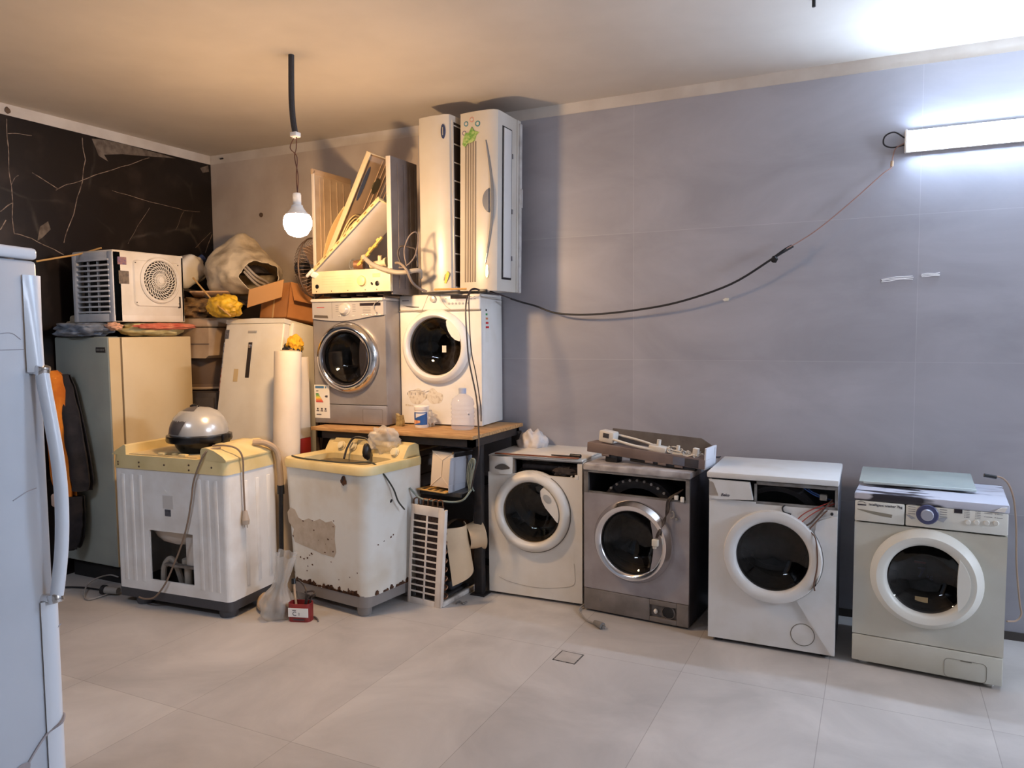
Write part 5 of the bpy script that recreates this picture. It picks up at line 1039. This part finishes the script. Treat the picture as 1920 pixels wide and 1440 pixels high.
# ------------------------------------------------------------------ things on the silver washer
def shell_cabinet():
    x0, y0, z0, W, D = 1.60, -.63, TZ + .865, .635, .30
    t = thing('washer_casing', 'stripped washer casing standing upside down on the silver washer, ribbed side walls and cream panel', 'appliance casing', (x0, y0, z0))
    GS = mat('grey ribbed steel', S(128, 122, 122), .5, .3, c2=S(112, 104, 102), scale=5); TS = mat('tan ribbed steel', S(188, 166, 140), .6, c2=S(170, 146, 120), scale=5); ED = mat('pale edge', S(206, 196, 184), .5)
    b = MB(); b.box(W - .012, .0, .0, W, D, .87); 
    for v in (.07, .14, .21, .27): b.box(W - .002, v, .04, W + .005, v + .008, .84, .002)
    b.build('right_side_wall', GS, t)
    b = MB().box(W - .034, -.006, .02, W, .0, .87, .002); b.build('front_edge', ED, t)
    b = MB(); b.box(0, .0, .15, .012, D + .1, .83)
    for v in (.06, .1, .17, .24, .31): b.box(.01, v, .16, .016, v + .01, .8, .002)
    b.build('left_side_wall', TS, t)
    MB().box(-.002, -.006, .16, .024, .0, .82, .002).build('front_edge', ED, t)
    b = MB().box(-.004, -.008, .815, .016, D + .1, .85, .002); b.build('top_flange', mat('rusty tan', S(176, 150, 122), .7, c2=S(60, 44, 34), scale=12, lo=.6, hi=.68), t)
    MB().box(.012, D - .012, .14, W - .012, D, .16).build('rear_rail', GS, t)
    CP = mat('cream panel', S(226, 212, 180), .45, c2=S(214, 196, 160), scale=5)
    p = MB().box(.0, -.03, .018, W, .0, .165, .004); o = p.build('control_panel', CP, t)
    MB().box(.01, .0, .02, W - .012, D, .03).build('base_plate', GS, t)
    MB().lathe([(.04, 0), (.04, .003), (.036, .004)], (.418, -.03, .09), (0, -1, 0), 30).build('dial_ring', mat('pale ring', S(206, 196, 176), .5), o)
    MB().lathe([(.032, 0), (.03, .018), (.024, .022), (0, .022)], (.418, -.03, .09), (0, -1, 0), 28).build('dial', mat('yellowed dial', S(232, 210, 150), .4), o)
    MB().lathe([(.015, 0), (.0145, .0016), (0, .0018)], (.046, -.0305, .065), (0, -1, 0), 18).build('knob_hole', BLACK, o)
    MB().lathe([(.017, 0), (.0145, .0016), (0, .0018)], (.535, -.0305, .07), (0, -1, 0), 18).build('knob_hole', BLACK, o)
    MB().lathe([(.008, 0), (.007, .0014), (.0, .0016)], (.493, -.0305, .07), (0, -1, 0), 12, sy=1.5).build('knob_hole', BLACK, o)
    for u in (.04, .165, .3, .44, .53): MB().lathe([(.004, 0), (0, .001)], (u, -.0305, .032), (0, -1, 0), 8).build('screw_hole', mat('rust', S(92, 58, 34), .9), o)
    m = MB(); 
    for k in range(5): m.box(.09, -.0312, .06 + k * .017, .34, -.03, .0612 + k * .017)
    m.box(.5, -.0312, .11, .56, -.03, .135); m.build('panel_lines', mat('panel line', S(196, 180, 146), .6), o)['kind'] = 'stuff'
    for u in (.06, .2, .33, .5): MB().box(u, .02, -.002, u + .05, .25, .018).build('bottom_rail', mat('dark rail', S(60, 50, 44), .7), t)
shell_cabinet()
def slab(name, label, cat, p0, p1, depth, th, mats, extra=None, roll=0):
    # panel whose near long edge runs p0-p1 (same y) and that extends back by depth; local x along the edge, local y back, local z normal
    d = p1 - p0; ln = d.length; an = math.atan2(d.z, d.x)
    t = thing(name, label, cat, p0, ry=-an, rx=R(roll))
    b = MB(); b.box(0, 0, -th * .35, ln, depth, 0, .004); b.build('panel', mats[0], t)
    b = MB(); b.box(0, -.004, -th, ln, .006, .002, .002); b.build('near_flange', mats[1], t)
    MB().box(ln - .008, 0, -th, ln, depth, .001, .002).build('end_flange', mats[1], t)
    if extra: extra(t, ln, depth, th)
    return t
def exA(t, ln, dp, th):
    for k in range(9): MB().box(.06 + k * ln / 10, -.0055, -.02, .085 + k * ln / 10, -.0035, -.012).build('slot', mat('slot brown', S(150, 110, 60), .7), t)
    MB().box(-.004, 0, -.03, .006, dp, .0, .002).build('end_flange', WHITE2, t); b = MB().box(-.02, -.012, -.05, .02, .2, -.034, .003); b.box(-.05, -.02, -.03, .02, -.004, -.012, .003); b.build('bracket', WHITE2, t)
slab('side_panel', 'plain white panel slanting up across the front of the stripped washer casing', 'panel', Vector((1.612, -.668, 2.082)), Vector((2.165, -.668, 2.519)), .24, .026, [mat('panel white', S(206, 200, 196), .45, c2=S(190, 180, 172), scale=3), mat('yellowed edge', S(232, 214, 164), .5, c2=S(212, 190, 136), scale=10)], exA, -20)
def exB(t, ln, dp, th):
    TN = mat('tan ribbed panel', S(186, 160, 136), .5, c2=S(172, 146, 122), scale=4)
    for v in (.17, .21, .25, .29, .33): MB().box(ln * .52, v, -th * .35 - .006, ln * .97, v + .006, -th * .35, .001).build('rib', TN, t)
    MB().prism(arc(ln * .73, .075, .018, 0, 360, 18) and [(ln * .64 + .17 * ln * math.cos(R(a)) * .9 + .07, .07 + .018 * math.sin(R(a))) for a in range(0, 360, 15)], -th * .35 - .004, -th * .35, axis='z').build('blue_badge', mat('blue badge', S(80, 92, 124), .4), t)
    MB().prism([(ln * .74 + .055 * math.cos(R(a)), .2 + .034 * math.sin(R(a))) for a in range(0, 360, 15)], -th * .35 - .008, -th * .35, axis='z').build('dark_badge', mat('olive badge', S(84, 78, 62), .5), t)
    b = MB()
    for r in (0, .02, .04): b.tube([(.03, .05 + r * .7, -.02), (ln * .3, .04 + r, -.03), (ln * .42 - r, .06 + r, -.03), (ln * .46 - r, .12 + r * .5, -.03), (ln * .42 - r, .3, -.03)], .005, 6)
    b.build('moulded_frame', mat('yellowed edge', S(232, 214, 164), .5), t)
    b = MB(); b.grid(lambda u, v: (.0 + ln * .5 * u, -.004 - .008 + .05 * v, .002 + .035 * math.sin(PI * u) * (1 - .3 * v)), 14, 3, thick=.004); b.build('bulged_rim', mat('yellowed tan', S(214, 186, 136), .5), t)
slab('ribbed_panel', 'taller ribbed tan panel with dark round badge leaning steeply inside the stripped casing', 'panel', Vector((1.66, -.60, 2.15)), Vector((2.035, -.60, 2.832)), .28, .034, [mat('tan ribbed panel', S(186, 160, 136), .5, c2=S(172, 146, 122), scale=4), mat('beige edge', S(222, 200, 162), .5)], exB)
def bits():
    t = thing('notched_rack', 'narrow yellowed notched strip slanting below the plain white panel', 'strip', Vector((1.985, -.665, 2.09)), ry=-.72)
    b = MB().box(0, 0, 0, .26, .02, .014, .002)
    b.build('strip', mat('yellow strip', S(206, 172, 92), .5, c2=S(180, 140, 60), scale=20), t)
    for k in range(6): MB().box(.012 + k * .041, -.003, -.007 + (k % 2) * .016, .036 + k * .041, .018, .005 + (k % 2) * .016, .001).build('tooth', mat('yellow strip', S(220, 176, 70), .5), t)
    t = thing('grey_hose', 'thick grey drain hose lying across the top of the cream control panel', 'hose', (1.985, -.665, 2.09))
    o = Vector((1.985, -.665, 2.09)); MB().tube([at(684, 484, 1, -.665) - o, at(700, 497, 1, -.68) - o, at(730, 508, 1, -.685) - o, at(755, 511, 1, -.68) - o, at(785, 507, 1, -.62) - o, at(788, 520, 1, -.57) - o], .015, 10).build('hose', mat('hose grey', S(150, 142, 132), .6), t)
    MB().cyl(at(684, 487, 1, -.665) - o, at(682, 480, 1, -.66) - o, .019).build('hose_end', mat('hose beige', S(176, 152, 124), .6), t)
    tag(MB().tube([at(742, 493, 1, -.66), at(750, 494, 1, -.68), at(762, 506, 1, -.69), at(772, 528, 1, -.66), at(785, 540, 1, -.6), at(800, 547, 1, -.56)], .0085, 8).build('grey_cable', mat('grey cable', S(120, 108, 100), .6)), 'grey cable running from the cream control panel down to the upper white washer', 'cable')
    tag(MB().tube([at(762, 500, 1, -.66), at(758, 470, 1, -.66), at(766, 445, 1, -.66), at(778, 435, 1, -.65), at(784, 445, 1, -.62), at(778, 480, 1, -.66), at(760, 500, 1, -.67), at(748, 502, 1, -.67)], .0045, 7).build('loop_cable', mat('grey brown lead', S(110, 98, 94), .6)), 'thin looped cable in front of the grey ribbed casing wall', 'cable')
    tag(MB().tube([at(752, 496, 1, -.655), at(746, 475, 1, -.65), at(752, 462, 1, -.65), at(770, 464, 1, -.65), at(780, 470, 1, -.64), at(783, 500, 1, -.63)], .006, 7).build('loop_cable', mat('dark lead', S(48, 38, 38), .5)), 'dark thicker cable loop low on the grey ribbed casing wall', 'cable')
    t = thing('pump_motor', 'small pump motor lying on the cream control panel under the slanting white panel', 'pump', at(672, 502, 1, -.64))
    MB().cyl((-.03, 0, .02), (.03, .02, .02), .032, n=20).build('body', mat('brown motor', S(120, 84, 60), .5, .3), t); MB().tube([(-.035 + .03 * math.cos(a * PI / 8), -.01, .02 + .034 * math.sin(a * PI / 8)) for a in range(16)], .005, 6, sub=1, closed=True).build('ring', METAL, t)
    MB().box(-.05, -.01, -.012, .0, .03, .004, .004).build('mount', METAL, t)
    t = thing('white_valve', 'dirty white plastic fitting beside the pump motor behind the grey hose', 'fitting', at(712, 500, 1, -.60))
    b = MB(); b.cyl((-.07, 0, .01), (.05, 0, .025), .022, n=14); b.build('body', mat('dirty white', S(200, 184, 156), .6), t)
    MB().cyl((0, 0, .02), (.01, -.01, .07), .013, n=12).build('spout', mat('dirty white', S(200, 184, 156), .6), t); MB().cyl((.045, 0, .025), (.06, 0, .027), .03, n=14).build('cap', mat('dirty white', S(200, 184, 156), .6), t)
bits()

# ------------------------------------------------------------------ small things on the table top
def table_things():
    t = thing('water_bottle', 'large clear empty water bottle standing on the table at right', 'bottle', at(868, 805, 2, TZ))
    B = glass('clear bottle', (.95, .95, .97), .08, milk=.24, milkcol=(.8, .82, .9), ior=1.35)
    prof = [(0, .004), (.06, .0), (.072, .008), (.074, .05)]
    for k in range(4): prof += [(.075, .058 + k * .026), (.070, .07 + k * .026), (.075, .082 + k * .026)]
    prof += [(.074, .17), (.066, .195), (.045, .215), (.026, .225), (.023, .232)]
    MB().lathe(prof, (0, 0, 0), (0, 0, 1), 36).build('body', B, t, smooth=60)
    MB().lathe([(.024, .23), (.025, .262), (.02, .265), (0, .265)], (0, 0, 0), (0, 0, 1), 24).build('cap', mat('bluish cap', S(176, 184, 206), .4), t)
    t = thing('plastic_jar', 'white screw-top jar with blue label on the front of the table', 'jar', at(791, 801, 2, TZ))
    MB().lathe([(0, 0), (.042, 0), (.046, .008), (.047, .11), (.043, .118), (0, .118)], (0, 0, 0), (0, 0, 1), 30).build('body', WHITE2, t)
    MB().lathe([(.048, .112), (.05, .116), (.05, .138), (.046, .142), (0, .142)], (0, 0, 0), (0, 0, 1), 30).build('lid', WHITE2, t)
    b = MB(); b.grid(lambda u, v: (.0478 * math.cos(R(-150 + 140 * u)), .0478 * math.sin(R(-150 + 140 * u)), .02 + .082 * v), 18, 1); b.build('label', mat('blue label', S(40, 90, 160), .45), t)
    b = MB(); b.grid(lambda u, v: (.0482 * math.cos(R(-140 + 70 * u)), .0482 * math.sin(R(-140 + 70 * u)), .022 + .03 * v * (1 - .5 * u) + .012 * u), 10, 2); b.build('label_patch', mat('orange patch', S(206, 130, 80), .5, c2=S(230, 190, 150), scale=60), t)
    b = MB(); b.grid(lambda u, v: (.0482 * math.cos(R(-110 + 90 * u)), .0482 * math.sin(R(-110 + 90 * u)), .095 - .03 * (1 - u) * v), 8, 2); b.build('label_stripe', mat('white stripe', S(220, 222, 226), .5), t)
    plastic_bag('plastic_bag', 'thin clear bag crumpled round the jar with blue label', at(803, 800, 2, TZ) + Vector((0, 0, .052)), (.05, .045, .052), 52, .45)
    t = thing('foil_cup', 'small crumpled gold foil packet between the two upper washers', 'packet', at(750, 799, 2, TZ))
    MB().prism([(-.026, 0), (.024, 0), (.03, .03), (.02, .075), (.0, .068), (-.024, .085), (-.02, .04)], -.014, .014).build('packet', mat('dull gold foil', S(196, 176, 120), .35, .5, c2=S(150, 130, 90), scale=50, bump=.5), t)
table_things()

# ------------------------------------------------------------------ things under the table
def under_table():
    t = thing('drawer_unit', 'beige box unit with dark seams standing behind the rusty top loader', 'cabinet', (2.03, -.55, 0))
    BE = mat('beige casing', S(206, 176, 130), .5, c2=S(190, 158, 112), scale=5)
    MB().box(0, 0, 0, .31, .3, .89, .006).build('body', BE, t)
    MB().box(.302, .01, .0, .3115, .29, .88).build('side', mat('grey brown side', S(122, 108, 98), .6), t)
    for z in (.835, .72): MB().box(.0, -.0015, z, .312, .3, z + .008).build('seam', mat('seam dark brown', S(70, 48, 30), .7), t)
    t = thing('microwave_casing', 'tilted microwave carcass with embossed white back and grey side on the lower shelf', 'appliance casing', (2.545, -.72, .686), R(0), rx=R(-4), ry=R(3))
    # local: x width, y depth
    WE = mat('embossed white', S(232, 214, 190), .5); GP = mat('grey panel', S(176, 176, 182), .45)
    W, D, H = .145, .26, .24
    b = MB(); b.box(-.0, .0, .02, W, .012, H, .004)
    cx, cz = W * .52, .14
    for q in ((-.0, .02), (W, .02), (0, H), (W, H)): b.tube([(q[0], -.001, q[1]), (cx, -.001, cz + (.05 if q[1] > .1 else -.05))], .0025, 5, sub=1)
    b.tube([(cx, -.001, cz - .05), (cx, -.001, cz + .05)], .003, 5, sub=1); b.build('embossed_back', WE, t)
    MB().box(.0, .01, .02, .01, D, H, .003).build('left_wall', WE, t)
    b = MB(); b.box(W + .002, -.035, -.002, W + .014, D - .03, .215, .012, 2); b.box(W + .013, -.06, .045, W + .016, D - .04, .047); b.box(W + .013, -.05, .05, W + .016, D - .05, .2, .004); b.build('side_panel', GP, t)
    b = MB(); b.box(-.06, -.06, -.003, W, .1, .004); b.build('base_plate', mat('yellow wood', S(206, 162, 92), .6), t)
    for k in range(4): MB().box(-.03 + k * .04, -.045, .004, -.01 + k * .04, .0, .0055).build('slot', BLACK, t)
    MB().box(-.0, .01, H - .004, W, D, H + .004).build('top_wall', mat('grey steel shelf', S(84, 82, 82), .5, .4), t)
    b = MB().box(.15, -.01, H - .008, W, .004, H + .01, .002); b.build('dark_tab', mat('slot brown', S(150, 110, 60), .7), t)
    tz = .607
    t = thing('cable_coil', 'grey-green cable hanging in a loop beside the microwave carcass', 'cable', (2.78, -.72, .66)); o = Vector((2.78, -.72, .66)); GC = mat('grey green cable', S(124, 134, 126), .6)
    for k in range(3):
        dx = k * 3.0
        MB().tube([at(880 + dx, 918, 1, -.72) - o, at(876 + dx, 895, 1, -.72) - o, at(879 + dx, 870, 1, -.72) - o, at(885 + dx * .5, 860, 1, -.725) - o, at(889 + dx * .3, 868, 1, -.73) - o, at(888 - dx * .6, 890, 1, -.73) - o, at(882 + dx * .5, 912, 1, -.73) - o, at(879 + dx * 1.6, 921, 1, -.72) - o], .0045, 6).build('loop', GC, t)
    MB().tube([at(884, 918, 1, -.73) - o, at(870, 936, 1, -.76) - o, at(855, 941, 1, -.76) - o, at(830, 940, 1, -.8) - o, at(790, 935, 1, -.82) - o, at(768, 915, 1, -.84) - o], .006, 7).build('tail', GC, t)
    # gutted window air conditioner standing on end
    t = thing('gutted_window_unit', 'gutted window air conditioner standing on end under the table, white slotted grille in front', 'air conditioner', (2.455, -.86, 0), R(-3))
    W, D, H = .235, .42, .62
    G = mat('grille white', S(222, 212, 202), .5, c2=S(206, 194, 182), scale=6)
    g = MB(); th = .006
    g.box(0, 0, 0, .02, th, H, .002); g.box(W - .035, 0, 0, W, th, H, .002); g.box(.02, 0, 0, W - .035, th, .04, .002); g.box(.02, 0, H - .06, W - .035, th, H, .002); g.box(.112, 0, .03, .124, th, H - .055, .002)
    nrow = 13; z0, z1 = .04, H - .06
    for i in range(1, nrow): zz = z0 + (z1 - z0) * i / nrow; g.box(.018, .001, zz - .0045, W - .033, th - .001, zz + .0045)
    SK = [Vector((v.x + .045 * v.z / H - .0 + .012 * (1 - v.z / H) * 0, v.y + .0 * v.z, v.z - .10 * v.x * (1 - 0) * .3)) for v in g.v]; g.v = [Vector((v.x, v.y, max(.0, v.z))) for v in SK]
    g.build('front_grille', G, t)
    b = MB(); b.box(W - .002, .0, .0, W + .012, .03, H - .02, .002); b.v = [Vector((v.x + .045 * v.z / H, v.y, v.z)) for v in b.v]; b.build('grille_side', G, t)
    for i in range(1): pass
    MB().box(.03, .05, .03, W - .01, .09, H - .02).build('coil_fins', mat('coil fins', S(74, 58, 52), .7, .3, c2=S(48, 36, 32), scale=80), t)
    b = MB()
    for k in range(10): b.tube([(W - .01, .055, .04 + k * .055), (W + .014, .055, .045 + k * .055), (W + .016, .07, .06 + k * .055), (W - .01, .07, .068 + k * .055)], .005, 6)
    b.build('copper_bends', mat('aged copper', S(120, 84, 60), .45, .7), t)
    b = MB()
    for k in range(6): b.tube([(.03 + k * .035, .045, H - .02), (.035 + k * .035, .045, H + .02), (.055 + k * .035, .06, H + .022), (.06 + k * .035, .06, H - .02)], .0045, 6)
    b.build('copper_bends', mat('aged copper', S(120, 84, 60), .45, .7), t)
    b = MB(); b.box(.0, .03, .0, W + .01, D, .012, .003); b.box(W + .0, .02, .0, W + .02, D + .02, .03, .006); b.build('base_pan', mat('pan white', S(214, 206, 198), .5, c2=S(150, 140, 130), scale=9), t)
    for k in range(3): MB().box(.05 + k * .06, .1, .012, .08 + k * .06, D - .02, .03, .006).build('pan_rib', mat('dusty black', S(52, 48, 46), .7), t)
    SH = mat('beige shroud', S(206, 180, 146), .6, c2=S(188, 160, 128), scale=5)
    b = MB(); b.grid(lambda u, v: (.27 - .05 * v + .07 * math.sin(PI * u), .1 + .22 * u, .16 + .30 * v + .1 * (u - .5) * (1 - v)), 12, 10, thick=.006); b.build('fan_shroud', SH, t)
    b = MB(); b.lathe([(.075, 0), (.085, .06), (.1, .1)], (.26, .28, .37), (.55, .75, .1), 28); b.lathe([(.07, .002), (.08, .06), (.094, .1)], (.26, .28, .37), (.55, .75, .1), 28); b.build('outlet_horn', SH, t)
    b = MB(); b.lathe([(.19, 0), (.2, .02), (.2, .06)], (.13, .32, .26), (1, -.1, .1), 36); b.build('fan_scroll', mat('brown scroll', S(126, 100, 76), .6), t)
    MB().tube([(.26, .36, .42), (.27, .37, .5), (.3, .36, .58)], .007, 8).build('pipe', mat('grey pipe', S(110, 104, 100), .5), t)
    MB().box(.08, .2, .03, .2, .36, .12, .03, 3).build('compressor', mat('dark compressor', S(60, 62, 66), .5), t)
    tag(MB().tube([at(855, 1132, 2, .006), at(862, 1127, 2, .008), at(868, 1132, 2, .006), at(875, 1128, 2, .006)], .005, 6).build('wire_scrap', METAL), 'bent scrap of wire on the floor in front of the base pan', 'scrap')
under_table()
plastic_bag('white_bundle', 'crumpled white plastic bundle behind the off-white washer below the table edge', (2.97, -.1, .885), (.1, .09, .11), 61, .3, m=mat('white film', S(206, 200, 198), .5))
tag(MB().box(2.76, -.2, 0, 2.84, -.03, .79, .01).build('dark_board', BLACK), 'dark board standing behind the table leg carrying nothing but the bundle edge', 'board') if False else None

# ------------------------------------------------------------------ things lying on the bottom row
def row_tops():
    t = thing('wooden_lath', 'thin reddish wooden lath along the front top edge of the off-white washer', 'lath', (2.9, -.515, .9))
    MB().box(0, -.012, .0, .55, .012, .006, .001).build('lath', mat('red wood', S(140, 84, 54), .7, c2=S(110, 62, 40), scale=10, stretch=(1, 8, 8)), t); t.rotation_euler = (0, 0, R(1.5))
    t = thing('screwdriver_bit', 'pointed dark metal tool lying at the right front of the off-white washer top', 'tool', (3.25, -.46, .9))
    MB().prism([(0, .01), (.11, -.008), (.16, -.02), (.19, -.03), (.2, .0), (.17, .02), (.12, .016)], 0, .008, axis='z').build('blade', mat('dark rod', S(66, 56, 50), .5, .4), t); MB().cyl((.13, .0, .012), (.2, -.01, .012), .011, n=12).build('shank', BLACK, t)
    # panel assembly on the dark washer
    t = thing('control_panel_assembly', 'detached grey washer control panel lying face forward on the dark silver washer', 'control panel', (3.47, -.42, .935), R(-9), rx=R(0), ry=R(3.2))
    PB = mat('brown grey panel', S(128, 112, 106), .5, .2, c2=S(110, 96, 92), scale=6)
    L = .74
    b = MB(); b.box(0, 0, 0, L, .012, .055, .004); b.box(0, 0, .048, L, .12, .058, .004); b.build('panel_front', PB, t)
    MB().box(.55, -.002, .004, .62, .001, .05, .001).build('display_window', mat('blue grey window', S(104, 108, 122), .2), t)
    MB().box(.622, -.002, .004, .7, .001, .05, .001).build('dark_window', DARKM, t)
    b = MB(); b.box(.12, .01, -.045, .2, .08, .0, .006); b.box(.28, .01, -.02, .68, .05, 0, .006); b.build('dark_housing', BLACK, t)
    for u in (.1, .38, .46, .56): MB().box(u, .0, -.012, u + .05, .02, .002, .003).build('clip', PB, t)
    b = MB().box(L - .01, .0, .0, L, .16, .12, .002); b.build('end_plate', mat('pale plate', S(206, 208, 216), .5), t)
    b = MB().prism([(.1, .06), (.74, .06), (.74, .11), (.66, .15), (.1, .14)], .13, .138); b.build('rear_board', mat('grey board', S(110, 104, 100), .6, c2=S(90, 84, 80), scale=9), t)
    MB().cyl((.45, .06, .055), (.45, .06, .075), .03, n=20).build('rotary_switch', METAL, t)
    t = thing('wiring_bracket', 'white plastic wiring bracket with bundled wires lying on the detached grey control panel', 'bracket', (3.54, -.37, .998), R(-11), ry=R(6.5))
    WP = mat('bone plastic', S(212, 206, 196), .5)
    b = MB(); b.box(0, -.03, .0, .10, .04, .07, .01); b.tube([(.08, -.02, .03), (.25, -.03, .02), (.4, -.02, .02)], .008, 8); b.tube([(.08, .04, .05), (.25, .03, .045), (.4, .02, .03)], .007, 8); b.box(.33, -.03, .0, .44, .035, .045, .008); b.box(.46, -.02, .0, .58, .03, .03, .006); b.build('frame', WP, t)
    MB().box(.03, -.032, .03, .07, -.028, .058, .001).build('dark_socket', DARKM, t)
    b = MB(); b.cyl((.38, 0, .03), (.38, 0, .08), .012, n=12); b.build('post', WP, t); MB().cyl((.5, 0, .02), (.5, 0, .07), .01, n=12).build('post', WP, t); MB().box(.59, -.01, .0, .62, .02, .075, .003).build('clip', WP, t)
    rs = random.Random(12)
    for i in range(9):
        y = rs.uniform(-.04, .03); pts = [(.44 + .026 * k + rs.uniform(-.01, .01), y + rs.uniform(-.025, .025), .03 + rs.uniform(-.02, .025)) for k in range(8)]; MB().tube(pts, .004, 6).build('wire', mat('ivory wire', S(216, 206, 190), .5) if i % 3 else mat('grey wire', S(140, 136, 132), .5), t)
    for k, y in enumerate((.02, .06)): tag(MB().tube([(4.13, -.33 + y, .97 - .02 * k), (4.17, -.25 + y, .93 - .02 * k), (4.2, -.15 + y, .9)], .004, 6).build('thin_lead', DARKM), ('upper' if k else 'lower') + ' thin dark lead behind the end plate of the detached panel', 'cable')
    # glass sheet on the cream washer
    t = thing('glass_shelf', 'pale frosted glass sheet lying on the marble-patterned washer top', 'glass sheet', (4.965, -.46, .863), R(-1.5), rx=R(2.5))
    MB().box(0, 0, .012, .515, .36, .02, .003).build('sheet', mat('frosted sheet', S(166, 176, 172), .25, c2=S(156, 166, 164), scale=4), t)
    MB().box(0.02, -.006, .008, .515, .0, .022, .003).build('edge', mat('pale green edge', S(196, 208, 206), .3), t)
    t = thing('cable_with_plug', 'beige cable hanging down at the right side of the cream washer', 'cable', (5.6, -.3, .87)); o = Vector((5.6, -.3, .87))
    MB().tube([at(1845, 891, 1, -.38) - o, at(1880, 897, 1, -.36) - o, at(1898, 925, 1, -.35) - o, at(1905, 980, 1, -.34) - o, at(1906, 1060, 1, -.34) - o, at(1912, 1130, 1, -.34) - o, at(1915, 1152, 1, -.34) - o, at(1905, 1164, 1, -.36) - o, at(1888, 1165, 1, -.4) - o], .0045, 7).build('cable', mat('tan lead', S(156, 132, 112), .6), t)
    MB().cyl(at(1845, 891, 1, -.38) - o, at(1868, 895, 1, -.37) - o, .009, n=10).build('plug', BLACK, t)
row_tops()

# ------------------------------------------------------------------ wires and marks on the walls, floor drain
def wall_wires():
    P = [(983, 568), (1005, 574), (1043, 587), (1100, 590), (1180, 583), (1270, 567), (1370, 533), (1450, 484), (1487, 462)]
    pts = [at(x, y, 1, -.10 if 0 < i < 8 else -.06) for i, (x, y) in enumerate(P)]
    t = thing('hanging_cable', 'black cable sagging across the grey tiled wall, thin brown wire continuing to the tube light', 'cable', pts[0]); o = pts[0]
    MB().tube([at(958, 560, 1, -.16) - o, at(970, 564, 1, -.1) - o] + [p - o for p in pts], .0065, 8).build('black_cable', mat('black cable', S(28, 26, 28), .5), t)
    q = at(1452, 486, 1, -.1) - o; MB().blob(q, (.018, .012, .02), .3, 3, 2, 2).build('tape_joint', BLACK, t)
    MB().tube([at(1448, 485, 1, -.1) - o, at(1470, 468, 1, -.1) - o, at(1484, 459, 1, -.09) - o], .007, 7, r1=.002).build('wire_end', BLACK, t)
    MB().tube([at(1475, 466, 1, -.1) - o] + [at(x, y, 1, v) - o for x, y, v in ((1500, 452, -.08), (1540, 425, -.07), (1600, 375, -.05), (1655, 326, -.03), (1672, 313, -.02), (1674, 295, -.02), (1680, 278, -.025), (1697, 268, -.03))], .0032, 7).build('brown_wire', mat('pink brown wire', S(150, 116, 104), .5), t)
    MB().cyl(at(1672, 312, 1, -.02) - o, at(1673, 302, 1, -.02) - o, .008, n=10).build('tape_wrap', mat('tan tape', S(176, 146, 116), .6), t)
wall_wires()
tag(MB().prism([(p.x, p.z) for p in (at(x, y, 1, 0) for x, y in ((1355, 562), (1360, 559), (1367, 559), (1366, 564), (1358, 565)))], 0, -.003).build('paper_scrap', mat('cream paper', S(240, 226, 200), .7)), 'tiny cream scrap stuck on the grey wall below the black cable', 'scrap')
def marks(pix, name, lab, seed):  # thin white strokes set just proud of the wall tiles
    rs = random.Random(seed); b = MB()
    for k in range(3):
        pts = [at(x + rs.uniform(-1, 1), y + (k - 1) * 2.6 + rs.uniform(-1, 1), 1, -.0015) for x, y in pix]; b.tube(pts, .0028, 4, sub=2)
    tag(b.build(name, mat('stroke white', S(250, 250, 252), .5)), lab, 'wall mark')
marks([(1653, 526), (1665, 525), (1680, 522), (1695, 521), (1712, 521)], 'white_stroke', 'longer white stroke on the grey wall below the tube light', 1)
marks([(1727, 516), (1740, 516), (1752, 515), (1762, 514)], 'white_stroke', 'shorter white stroke on the grey wall, to the right of the joint', 2)
for x, y in ((490, 403),):
    p = at(x, y, 1, 0); tag(MB().cyl(p, p + Vector((0, -.006, 0)), .018, n=16).build('wall_plug', mat('wall plug', S(96, 76, 60), .8)), 'round brown plugged hole in the wall left of the bulb', 'wall plug')
for px, py, lab in ((418, 297, 'nail sticking out of the plaster band in the corner'),):
    p = at(px, py, 1, 0); tag(MB().cyl(p + Vector((0, .0, 0)), p + Vector((0, -.03, -.01)), .006, n=8).build('nail', BLACK), lab, 'nail')
p = at(14, 207, 0, 0); tag(MB().blob(p, (.006, .018, .02), .3, 2, 1, 2).build('nail', mat('wall plug', S(96, 76, 60), .8)), 'rusty fixing on the plaster band above the black marble', 'nail')
p = at(1526, 0, 2, ZC); tag(MB().cyl(p, p - Vector((0, 0, .03)), .008, n=8).build('ceiling_hook', BLACK), 'small dark hook on the ceiling at the top edge of the photo', 'hook')
def drain():
    Q = [at(x, y, 2, 0) for x, y in ((1052, 1220), (1092, 1227), (1078, 1246), (1040, 1238))]; c = sum(Q, Vector()) / 4
    t = thing('floor_drain', 'square tiled floor drain cover with dark gap round it', 'drain', c, R(-2)); s_ = .062; g = .007
    b = MB(); b.box(-s_, -s_, .0, s_, -s_ + g, .0015); b.box(-s_, s_ - g, 0, s_, s_, .0015); b.box(-s_, -s_, 0, -s_ + g, s_, .0015); b.box(s_ - g, -s_, 0, s_, s_, .0015); b.build('gap', mat('dark gap', S(58, 54, 52), .9, c2=S(120, 114, 106), scale=60), t)
    MB().box(-s_ + g, -s_ + g, 0, s_ - g, s_ - g, .0018).build('cover_tile', mat('drain tile', S(178, 170, 162), .5, c2=S(166, 158, 150), scale=9), t)
drain()
